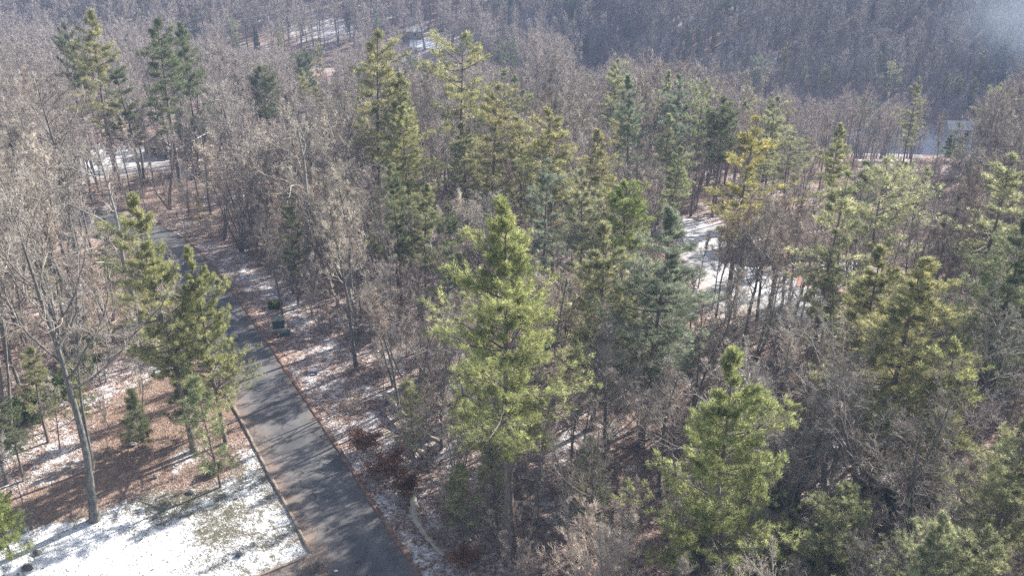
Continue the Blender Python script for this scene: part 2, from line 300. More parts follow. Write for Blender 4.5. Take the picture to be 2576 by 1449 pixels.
def pine_meshes(seed, H=20, W=7.0, start=0.28, whorls=26, per=5, nb=9, tf=4, sp=11, nl=0.24, nw=0.035, shape='white', r=0.24, ragged=0.3, gap=0.0):
    rg = np.random.default_rng(seed); tr = MB()
    P, R = grow(rg, np.array([[0, 0, -0.3]]), np.array([[rg.normal(0, .02), rg.normal(0, .02), 1.0]]), np.array([H+0.3]), np.array([r]), np.array([0.02]), 16, 0.018, 0.03)
    R[:, 0] *= 1.35; tr.add(*tubes(P, R, 8)); lm = MB()
    zt = np.linspace(start, 0.985, whorls)+rg.normal(0, 0.006, whorls)
    S = []; D = []; Ls = []; Q = []; side_bias = rg.uniform(0, 2*math.pi)
    for t in zt:
        if rg.uniform() < gap: continue
        x = np.clip(t, 0, .999)*15; i = int(x); f = x-i; p = P[0, i]*(1-f)+P[0, i+1]*f; u = max(0.0, (t-start)/(1-start))
        wf = rg.uniform(0.72, 1.15)
        if shape == 'white': pr = min(1.0, 0.45+u*2.0)*(1-u)**0.72+0.04; pr *= wf
        elif shape == 'cone': pr = (min(1.0, 0.7+u*1.5)*(1-u)**0.8+0.04)*wf
        elif shape == 'flat': pr = min(1.0, 0.35+u*1.2)*(1-u**3)**0.9+0.1
        else: pr = math.sin(math.pi*min(1, 0.12+0.86*u))**0.6
        a0 = rg.uniform(0, 6.28)
        for k in range(per if u < 0.70 else 4 if u < 0.84 else 3 if u < 0.93 else 2):
            if rg.uniform() < 0.20: continue
            a = a0+k*2*math.pi/per+rg.normal(0, 0.3)
            l = W/2*pr*rg.uniform(1-ragged*1.6, 1+ragged*0.55)*(1+0.18*math.cos(a-side_bias))
            if l < 0.25: l = 0.25
            el = -0.05+0.62*u**1.3+0.45*float(u > 0.86)+rg.normal(0, 0.10)
            if shape == 'round': el += 0.35
            D.append((math.cos(a)*math.cos(el), math.sin(a)*math.cos(el), math.sin(el))); S.append(p); Ls.append(l); Q.append(0.012+0.014*l)
    # dead lower limbs
    S2 = []; D2 = []; L2 = []
    for t in np.linspace(start*0.45, start, 8):
        x = t*15; i = int(x); f = x-i; p = P[0, i]*(1-f)+P[0, i+1]*f; a = rg.uniform(0, 6.28)
        S2.append(p); D2.append((math.cos(a), math.sin(a), 0.1)); L2.append(rg.uniform(0.6, 1.8))
    Pd, Rd = grow(rg, np.array(S2), np.array(D2), np.array(L2), np.full(8, 0.02), np.full(8, 0.008), 5, 0.15, 0.0); lm.add(*tubes(Pd, Rd, 3))
    S = np.array(S); D = np.array(D); Ls = np.array(Ls); Q = np.array(Q)
    P1, R1 = grow(rg, S, D, Ls, Q, Q*0.3, 6, 0.05, 0.06); lm.add(*tubes(P1, R1, 4))
    s, d, l, q = spawn(rg, P1, R1, Ls, nb, 0.25, 1.0, 0.6, 1.05, 0.48, 0.5, flat=0.28, taper=0.6)
    l = np.maximum(l, 0.18)
    P2, R2 = grow(rg, s, d, l, np.full(len(l), 0.011), np.full(len(l), 0.006), 3, 0.10, 0.12); lm.add(*tubes(P2, R2, 3))
    # tufts along twigs and at every tip
    N = len(P2); tt = rg.uniform(0.3, 1.05, (N, tf)); x = np.clip(tt*2, 0, 1.999); i = x.astype(int); f = (x-i)[..., None]; n = np.arange(N)[:, None]
    C = (P2[n, i]*(1-f)+P2[n, i+1]*f).reshape(-1, 3); T = np.repeat(nrm(P2[:, 2]-P2[:, 1]), tf, 0)
    C = np.concatenate([C, P1[:, -1], P1[:, -2]]); T = np.concatenate([T, nrm(P1[:, -1]-P1[:, -2]), nrm(P1[:, -1]-P1[:, -2])])
    C = C+rg.normal(0, 0.08, C.shape); T = nrm(T+np.array([0, 0, 0.45]))
    tn = np.clip(rg.normal(0.45, 0.22, len(C)), 0, 1)
    V, F, t = spikes(rg, C, T, sp, nl, nw, 0.55, tn)
    Vt, Ft = tr.get()
    return mesh_np('trunk', Vt, Ft, M['bark_pine'], smooth=True), mesh_multi('crown', [(*lm.get(), M['bark_limb'], None), (V, F, M['needles'], t)]), H
def leafy_meshes(seed, H, W, m, stems=7, lf=0.16, lw=0.09, nleaf=14, r=0.03, twigs_only=False, bush=True):
    rg = np.random.default_rng(seed); tr = MB()
    S = np.zeros((stems, 3)); S[:, :2] = rg.normal(0, 0.12 if bush else 0.02, (stems, 2)); S[:, 2] = -0.1
    a = rg.uniform(0, 6.28, stems); k = 0.9 if bush else 0.15
    D = np.stack([np.cos(a)*k*W/H*rg.uniform(0.2, 1, stems), np.sin(a)*k*W/H*rg.uniform(0.2, 1, stems), np.ones(stems)], 1)
    P, R = grow(rg, S, D, H*rg.uniform(0.6, 1.0, stems), np.full(stems, r), np.full(stems, r*0.3), 7, 0.10, 0.02); tr.add(*tubes(P, R, 4))
    s, d, l, q = spawn(rg, P, R, np.full(stems, H), 9, 0.2, 1.0, 0.5, 1.1, 0.36 if bush else 0.25, 0.5)
    P1, R1 = grow(rg, s, d, l, q, q*0.4, 4, 0.14, 0.03); tr.add(*tubes(P1, R1, 3))
    s, d, l, q = spawn(rg, P1, R1, l, 6, 0.2, 1.0, 0.5, 1.1, 0.5, 0.6)
    P2, R2 = grow(rg, s, d, l, np.maximum(q, .006), np.full(len(l), 0.005), 3, 0.14, 0.03); tr.add(*tubes(P2, R2, 3))
    V, F = tr.get(); A = mesh_np('stems', V, F, M['twigs'])
    if twigs_only: return A, None, H
    n = np.arange(len(P2)); C = np.concatenate([P2[:, -1], P2[:, 1], P1[:, -1]]); T = np.concatenate([nrm(P2[:, -1]-P2[:, 0])]*2+[nrm(P1[:, -1]-P1[:, 0])])
    N = len(C); c = np.repeat(C, nleaf, 0)+rg.normal(0, lf*0.7, (N*nleaf, 3)); dd = nrm(np.repeat(T, nleaf, 0)+rg.normal(0, 0.8, (N*nleaf, 3)))
    sd = nrm(np.cross(dd, rg.normal(0, 1, dd.shape))); ln = lf*rg.uniform(0.6, 1.2, (N*nleaf, 1)); w_ = lw*rg.uniform(0.7, 1.2, (N*nleaf, 1))
    V = np.stack([c, c+dd*ln*0.5-sd*w_*0.5, c+dd*ln, c+dd*ln*0.5+sd*w_*0.5], 1).reshape(-1, 3)
    t = np.repeat(np.clip(rg.normal(0.45, 0.22, N*nleaf), 0, 1), 4)
    return A, mesh_np('foliage', V, np.arange(len(V)).reshape(-1, 4), m, t), H

# ------------------------------------------------------------------ ground with painted-on coverage attributes (snow, straw, lawn)
def inpoly(px, py, poly):
    px = np.asarray(px); py = np.asarray(py); r = np.zeros(px.shape, bool); n = len(poly)
    for i in range(n):
        x0, y0 = poly[i]; x1, y1 = poly[(i+1) % n]
        c = ((y0 > py) != (y1 > py)) & (px < (x1-x0)*(py-y0)/(y1-y0+1e-12)+x0); r ^= c
    return r
def G(pts): return [at(u, v) for u, v in pts]
def dist_poly(px, py, poly):          # unsigned distance to the outline
    d = np.full(px.shape, 1e9)
    for i in range(len(poly)):
        x0, y0 = poly[i]; x1, y1 = poly[(i+1) % len(poly)]; dx, dy = x1-x0, y1-y0
        t = np.clip(((px-x0)*dx+(py-y0)*dy)/(dx*dx+dy*dy+1e-9), 0, 1); d = np.minimum(d, np.hypot(px-x0-t*dx, py-y0-t*dy))
    return d
def soft(px, py, poly, wd):
    s = np.where(inpoly(px, py, poly), 1.0, -1.0)*dist_poly(px, py, poly); return sstep(s, -wd, wd)
LAWN = G([(-260, 1500), (-160, 1330), (60, 1330), (230, 1300), (370, 1240), (500, 1235), (600, 1190), (640, 1120), (700, 1230), (785, 1392), (640, 1452), (560, 1640), (-200, 1640)])
STRAW = G([(-60, 1330), (60, 1240), (200, 1110), (330, 960), (560, 900), (600, 1080), (560, 1190), (430, 1210), (330, 1240), (230, 1300), (60, 1320)])
SNOW_SPOTS = [(470, 1150, 2.2, 0.62), (200, 1140, 2.0, 0.6), (100, 1180, 2.6, 0.62), (300, 940, 2.5, 0.6), (620, 700, 3.2, 0.68), (500, 572, 2.8, 0.66), (800, 930, 3.0, 0.62), (880, 1010, 3.2, 0.62), (960, 1090, 2.4, 0.66),
              (1000, 1060, 2.4, 0.66), (1130, 1150, 2.2, 0.6), (1060, 1420, 2.0, 0.58), (1400, 1290, 2.2, 0.55), (1960, 1340, 2.2, 0.6), (2000, 760, 3.0, 0.72), (2110, 665, 2.4, 0.72), (1750, 575, 4.0, 0.6), (2160, 350, 5, .62), (2180, 385, 4, .68)]
xs = np.unique(np.concatenate([np.linspace(-700, -75, 42), np.arange(-75, 75, 0.6), np.linspace(75, 700, 42)]))
ys = np.unique(np.concatenate([np.linspace(-260, 30, 24), np.arange(30, 110, 0.6), np.arange(110, 380, 1.8), np.linspace(385, 1000, 50)]))
GX, GY = np.meshgrid(xs, ys); gx, gy = GX.ravel(), GY.ravel()
nx, ny = len(xs), len(ys)
idx = np.arange(nx*ny).reshape(ny, nx)
F = np.stack([idx[:-1, :-1], idx[:-1, 1:], idx[1:, 1:], idx[1:, :-1]], -1).reshape(-1, 4)
gm = mesh_np('ground', np.stack([gx, gy, ter(gx, gy)], 1), F, M['ground'], smooth=True)
def wn(x, y, s, p): return np.sin(x/s+p)*np.cos(y/(s*0.8)-p*1.7)+0.6*np.sin((x+y)/(s*0.55)+2*p)
lawn = soft(gx, gy, LAWN, 1.0); straw = soft(gx, gy, STRAW, 1.8)
snow = 0.47+0.05*wn(gx, gy, 6.0, 0.7)-0.10*straw
snow = snow*(1-lawn)+lawn*(0.505+0.035*wn(gx, gy, 3.5, 1.1))
lx, ly = at(330, 1400); dl = np.hypot((gx-lx)/7.5, (gy-ly)/3.6); snow = np.where(lawn > 0.3, snow+0.15*np.exp(-dl**2), snow)
for u, v, rr, a in SNOW_SPOTS:
    x, y = at(u, v); d = np.hypot(gx-x, gy-y)/rr; snow = snow+(a-0.42)*np.exp(-d**2)
snow = np.where(lawn > 0.3, snow, np.minimum(snow, 0.505))
for u, v, rr in [(765, 58, 8.0), (800, 70, 9), (845, 72, 8.0), (1310, 50, 5), (1070, 112, 6), (1100, 118, 6), (1345, 62, 5)]:
    x, y = at(u, v)
    if rr: d = np.hypot((gx-x)/rr, (gy-y)/(rr*1.3)); snow = snow+0.03*np.exp(-d**4)
for u, v, rr in [(2150, 330, 5), (2200, 403, 6), (2270, 404, 5), (2330, 375, 6), (2390, 370, 5), (2005, 765, 2.5), (2110, 668, 2.8)]:
    x, y = at(u, v); snow = snow+0.12*np.exp(-(np.hypot(gx-x, gy-y)/rr)**2)
gold = np.zeros(len(gx))
for u, v, rr in [(310, 385, 2.5), (285, 378, 2.5), (425, 440, 3.2), (470, 430, 3.0), (440, 400, 2.5), (595, 1000, 0), (760, 60, 8), (800, 70, 9), (845, 78, 7), (1080, 112, 7), (1345, 60, 5), (2330, 405, 4)]:
    if rr:
        x, y = at(u, v); gold = np.maximum(gold, 0.85*np.exp(-(np.hypot(gx-x, gy-y)/rr)**3))
for nm, arr in (('snow', snow), ('straw', straw), ('lawn', lawn*0.9), ('gold', gold)):
    a = gm.attributes.new(nm, 'FLOAT', 'POINT'); a.data.foreach_set('value', np.asarray(arr, np.float32))
ground = bpy.data.objects.new('ground', gm); COL.objects.link(ground); ground['kind'] = 'structure'

def sheet(name, left, right, z, m, sub=6, edge=True, kind='structure'):
    """ribbon between two ground polylines"""
    def res(p, n):
        p = np.array(p); d = np.r_[0, np.cumsum(np.hypot(*np.diff(p, axis=0).T))]; t = np.linspace(0, d[-1], n)
        return np.stack([np.interp(t, d, p[:, 0]), np.interp(t, d, p[:, 1])], 1)
    n = 160; a, b = res(left, n), res(right, n); V = []; E = []; AC = []
    for k in range(sub+1):
        f = k/sub; q = a*(1-f)+b*f; V.append(np.c_[q, ter(q[:, 0], q[:, 1])+z]); E.append(np.full(n, max(0.0, 1-f*2.4)+max(0, (f-0.8)*2.5))); AC.append(np.full(n, f))
    V = np.array(V).reshape(-1, 3); ii = np.arange((sub+1)*n).reshape(sub+1, n)
    F = np.stack([ii[:-1, :-1], ii[1:, :-1], ii[1:, 1:], ii[:-1, 1:]], -1).reshape(-1, 4)
    me = mesh_np(name, V, F, m, smooth=True); e = me.attributes.new('edge', 'FLOAT', 'POINT'); e.data.foreach_set('value', np.array(E, np.float32).ravel()); e = me.attributes.new('across', 'FLOAT', 'POINT'); e.data.foreach_set('value', np.array(AC, np.float32).ravel())
    o = bpy.data.objects.new(name, me); COL.objects.link(o)
    if kind: o['kind'] = kind
    return o
RL = [(910, 1620), (815, 1452), (785, 1392), (700, 1232), (620, 1080), (545, 945), (490, 850), (440, 755), (395, 680), (340, 630), (270, 598), (190, 575), (60, 555)]
RR = [(1180, 1640), (1056, 1452), (990, 1352), (910, 1225), (805, 1062), (740, 965), (650, 832), (560, 703), (510, 645), (462, 598), (405, 566), (340, 545), (250, 528), (60, 510)]
road = sheet('road', G(RL), G(RR), 0.02, M['asphalt'])
DV = sheet('driveway', G([(815, 1470), (785, 1396), (770, 1398), (640, 1452), (540, 1500)]), G([(1000, 1640), (900, 1600), (830, 1600), (700, 1620), (600, 1640)]), 0.012, M['asphalt_dark'])
sheet('driveway', G([(150, 470), (240, 462), (330, 440), (430, 410)]), G([(150, 400), (250, 372), (330, 368), (420, 378)]), 0.012, M['asphalt_pale'])
sheet('driveway', G([(1690, 615), (1740, 700), (1790, 780), (1900, 795), (2060, 800)]), G([(1720, 545), (1810, 575), (1900, 655), (2000, 700), (2080, 720)]), 0.012, M['asphalt_pale'])
sheet('driveway', G([(2125, 372), (2200, 392), (2320, 397)]), G([(2135, 322), (2220, 345), (2322, 368)]), 0.012, M['asphalt_pale'])
sheet('road', G([(2340, 372), (2430, 386), (2620, 396)]), G([(2345, 362), (2430, 372), (2620, 380)]), 0.012, M['asphalt_pale'])
sheet('path', G([(2002, 722), (2040, 725), (2060, 720)]), G([(2005, 682), (2040, 680), (2060, 690)]), 0.012, M['brick'])
sheet('road', G([(1030, 118), (1080, 124), (1130, 132)]), G([(1032, 98), (1080, 104), (1130, 113)]), 0.02, M['snow'])

def kerb(pts, h, wd, m, name='kerb', rag=0.0):
    p = np.array(G(pts)); d = np.r_[0, np.cumsum(np.hypot(*np.diff(p, axis=0).T))]; t = np.arange(0, d[-1], 0.5)
    q = np.stack([np.interp(t, d, p[:, 0]), np.interp(t, d, p[:, 1])], 1); rg = np.random.default_rng(5)
    if rag: q += np.cumsum(rg.normal(0, rag, q.shape), 0)*0.25+rg.normal(0, rag, q.shape)
    T = np.gradient(q, axis=0); T /= np.linalg.norm(T, axis=1)[:, None]; N = np.stack([-T[:, 1], T[:, 0]], 1)
    hh = h*(1+rg.normal(0, 0.12, len(q))); ww = wd*(1+rg.normal(0, 0.12, (len(q), 2)))
    rows = []
    for s, z in ((-0.5, -0.2), (-0.5, 0.8), (-0.32, 1.0), (0.32, 1.0), (0.5, 0.8), (0.5, -0.2)):
        xy = q+N*(s*ww[:, :1]); rows.append(np.c_[xy, z*hh+ter(xy[:, 0], xy[:, 1])])
    V = np.array(rows).reshape(-1, 3); n = len(q); ii = np.arange(6*n).reshape(6, n)
    F = np.stack([ii[:-1, :-1], ii[1:, :-1], ii[1:, 1:], ii[:-1, 1:]], -1).reshape(-1, 4)
    o = bpy.data.objects.new(name, mesh_np(name, V, F, m)); COL.objects.link(o); o['kind'] = 'structure'; return o
kerb([(560, 975), (620, 1082), (700, 1234), (783, 1390), (772, 1399), (700, 1428), (640, 1452), (560, 1490)], 0.12, 0.20, M['kerb'], rag=0.012)
kerb([(1150, 1590), (1062, 1452), (996, 1352), (916, 1225), (811, 1062), (746, 965), (656, 832), (566, 703), (516, 645), (468, 598)], 0.08, 0.30, M['kerb_litter'], rag=0.03)

# ------------------------------------------------------------------ object helpers
def tag(o, label, cat, group=None, kind=None):
    if label: o['label'] = label
    if cat: o['category'] = cat
    if group: o['group'] = group
    if kind: o['kind'] = kind
    return o
def link(name, me, parent=None, color=None):
    o = bpy.data.objects.new(name, me); COL.objects.link(o)
    if parent: o.parent = parent
    if color: o.color = (*color, 1)
    return o
def empty(name, x, y, z, rz=0, s=1.0, tilt=(0, 0)):
    e = bpy.data.objects.new(name, None); COL.objects.link(e); e.location = (x, y, z); e.rotation_euler = (tilt[0], tilt[1], rz)
    e.scale = (s, s, s) if isinstance(s, (int, float)) else s; e.empty_display_size = 0.3; return e
CUBE_F = [(0, 3, 2, 1), (4, 5, 6, 7), (0, 1, 5, 4), (1, 2, 6, 5), (2, 3, 7, 6), (3, 0, 4, 7)]
def boxes(name, bl, m, parent=None, bev=0.0):
    V = []; F = []
    for (x0, y0, z0, x1, y1, z1) in bl:
        n = len(V); V += [(x0, y0, z0), (x1, y0, z0), (x1, y1, z0), (x0, y1, z0), (x0, y0, z1), (x1, y0, z1), (x1, y1, z1), (x0, y1, z1)]
        F += [tuple(n+i for i in f) for f in CUBE_F]
    me = bpy.data.meshes.new(name); me.from_pydata(V, [], F); me.materials.append(m); o = link(name, me, parent)
    if bev:
        b = o.modifiers.new('bevel', 'BEVEL'); b.width = bev; b.segments = 2
    return o
def prism(name, V, F, m, parent=None):
    me = bpy.data.meshes.new(name); me.from_pydata(V, [], F); me.materials.append(m); me.update(); return link(name, me, parent)
def bars(name, segs, r, m, parent=None, S=4):
    P = np.array([[a, b] for a, b in segs], float); R = np.full((len(segs), 2), r)
    V, F = tubes(P, R, S); return link(name, mesh_np(name, V, F, m), parent)

# ------------------------------------------------------------------ prototypes
BARE = [bare_meshes(11, H=18, bole=0.45, limbs=15, spread=0.24, up=0.13, r=0.16),
        bare_meshes(12, H=17, bole=0.38, limbs=16, spread=0.27, ang=(0.4, 0.95), up=0.11, r=0.17),
        bare_meshes(13, H=18, bole=0.50, limbs=13, spread=0.22, ang=(0.3, 0.65), up=0.14, r=0.16),
        bare_meshes(14, H=16, bole=0.35, limbs=16, spread=0.26, forks=2, r=0.15, up=0.11),
        bare_meshes(15, H=15, bole=0.30, limbs=16, spread=0.33, ang=(0.5, 1.05), up=0.10, r=0.17),
        bare_meshes(16, H=17, bole=0.42, limbs=15, spread=0.25, forks=3, r=0.13, up=0.10)]
BIG = [bare_meshes(21, H=21, bole=0.42, limbs=15, spread=0.38, r=0.25, ang=(0.5, 1.15), up=0.07, wob=0.16, pale=False, dens=1.0),
       bare_meshes(22, H=18, bole=0.36, limbs=14, spread=0.46, r=0.28, ang=(0.6, 1.25), up=0.06, wob=0.18, pale=True, dens=0.9),
       bare_meshes(23, H=19, bole=0.30, limbs=18, spread=0.36, forks=3, r=0.22, ang=(0.4, 1.0), up=0.07, wob=0.15, dens=1.0)]
SAP = [bare_meshes(31, H=8, bole=0.25, limbs=9, spread=0.26, r=0.055, dens=0.7, up=0.12),
       bare_meshes(32, H=10, bole=0.35, limbs=9, spread=0.22, r=0.065, dens=0.7, up=0.14),
       bare_meshes(33, H=6, bole=0.15, limbs=12, spread=0.34, forks=3, r=0.04, dens=0.75, up=0.08)]
PINE_HI = [pine_meshes(41, H=20, W=9.6, start=0.34, whorls=25, per=5, nb=13, tf=6, sp=13, nl=0.21, nw=0.03, ragged=0.5, r=0.27),
           pine_meshes(42, H=23, W=12, start=0.36, whorls=28, per=5, nb=14, tf=6, sp=13, nl=0.22, nw=0.03, ragged=0.5, r=0.33),
           pine_meshes(43, H=18, W=11.0, start=0.25, whorls=25, per=5, nb=13, tf=6, sp=14, nl=0.21, nw=0.03, shape='cone', ragged=0.42, r=0.26)]
PINE = [pine_meshes(51, H=20, W=9.5, start=0.38, whorls=19, nb=10, ragged=0.45, nl=0.28, nw=0.045),
        pine_meshes(52, H=20, W=9.0, start=0.32, whorls=19, nb=10, ragged=0.45, shape='cone', nl=0.28, nw=0.045),
        pine_meshes(53, H=20, W=10, start=0.48, whorls=14, nb=10, ragged=0.45, shape='flat', gap=0.12, nl=0.28, nw=0.045),
        pine_meshes(54, H=20, W=9.5, start=0.35, whorls=17, nb=10, ragged=0.5, gap=0.15, nl=0.28, nw=0.045)]
CEDAR = [pine_meshes(61, H=16, W=5.6, start=0.50, whorls=16, per=6, shape='round', ragged=0.25, r=0.17, nl=0.2, nw=0.05),
         pine_meshes(62, H=16, W=5.0, start=0.62, whorls=12, per=6, shape='round', ragged=0.35, r=0.15, nl=0.2, nw=0.05, gap=0.1)]
YOUNG = [pine_meshes(71, H=8, W=4.4, start=0.14, whorls=16, per=5, nb=8, shape='cone', ragged=0.35, r=0.09),
         pine_meshes(72, H=6.5, W=4.2, start=0.10, whorls=13, per=5, nb=8, shape='cone', ragged=0.35, r=0.08),
         pine_meshes(73, H=9, W=4.6, start=0.22, whorls=13, per=4, nb=6, tf=3, shape='cone', ragged=0.5, r=0.09, gap=0.15)]
def build_tree(name, proto, x, y, h, label, cat, group, ccol, tcol=(1, 1, 1), rz=0, wide=1.0, tilt=(0, 0)):
    tr, cr, H = proto; s = h/H
    e = empty(name, x, y, float(ter(x, y)), rz, (s*wide, s*wide, s), tilt); tag(e, label, cat, group)
    link('trunk', tr, e, tcol)
    if cr: link('crown', cr, e, ccol)
    return e

# tone of each pine: (crown colour multiplier, word)
TONES = {'bright': ((1.22, 1.27, 0.98), 'sunlit yellow-green'), 'yellow': ((1.22, 1.20, 1.0), 'yellow-green'), 'gold': ((1.36, 1.26, 0.82), 'golden yellow'), 'green': ((1.02, 1.08, 1.0), 'mid green'),
         'dark': ((0.62, 0.72, 0.66), 'dark green'), 'blue': ((0.85, 1.0, 1.2), 'bluish green'), 'pale': ((1.3, 1.35, 1.35), 'pale grey-green'), 'lime': ((0.95, 1.12, 0.68), 'bright green')}
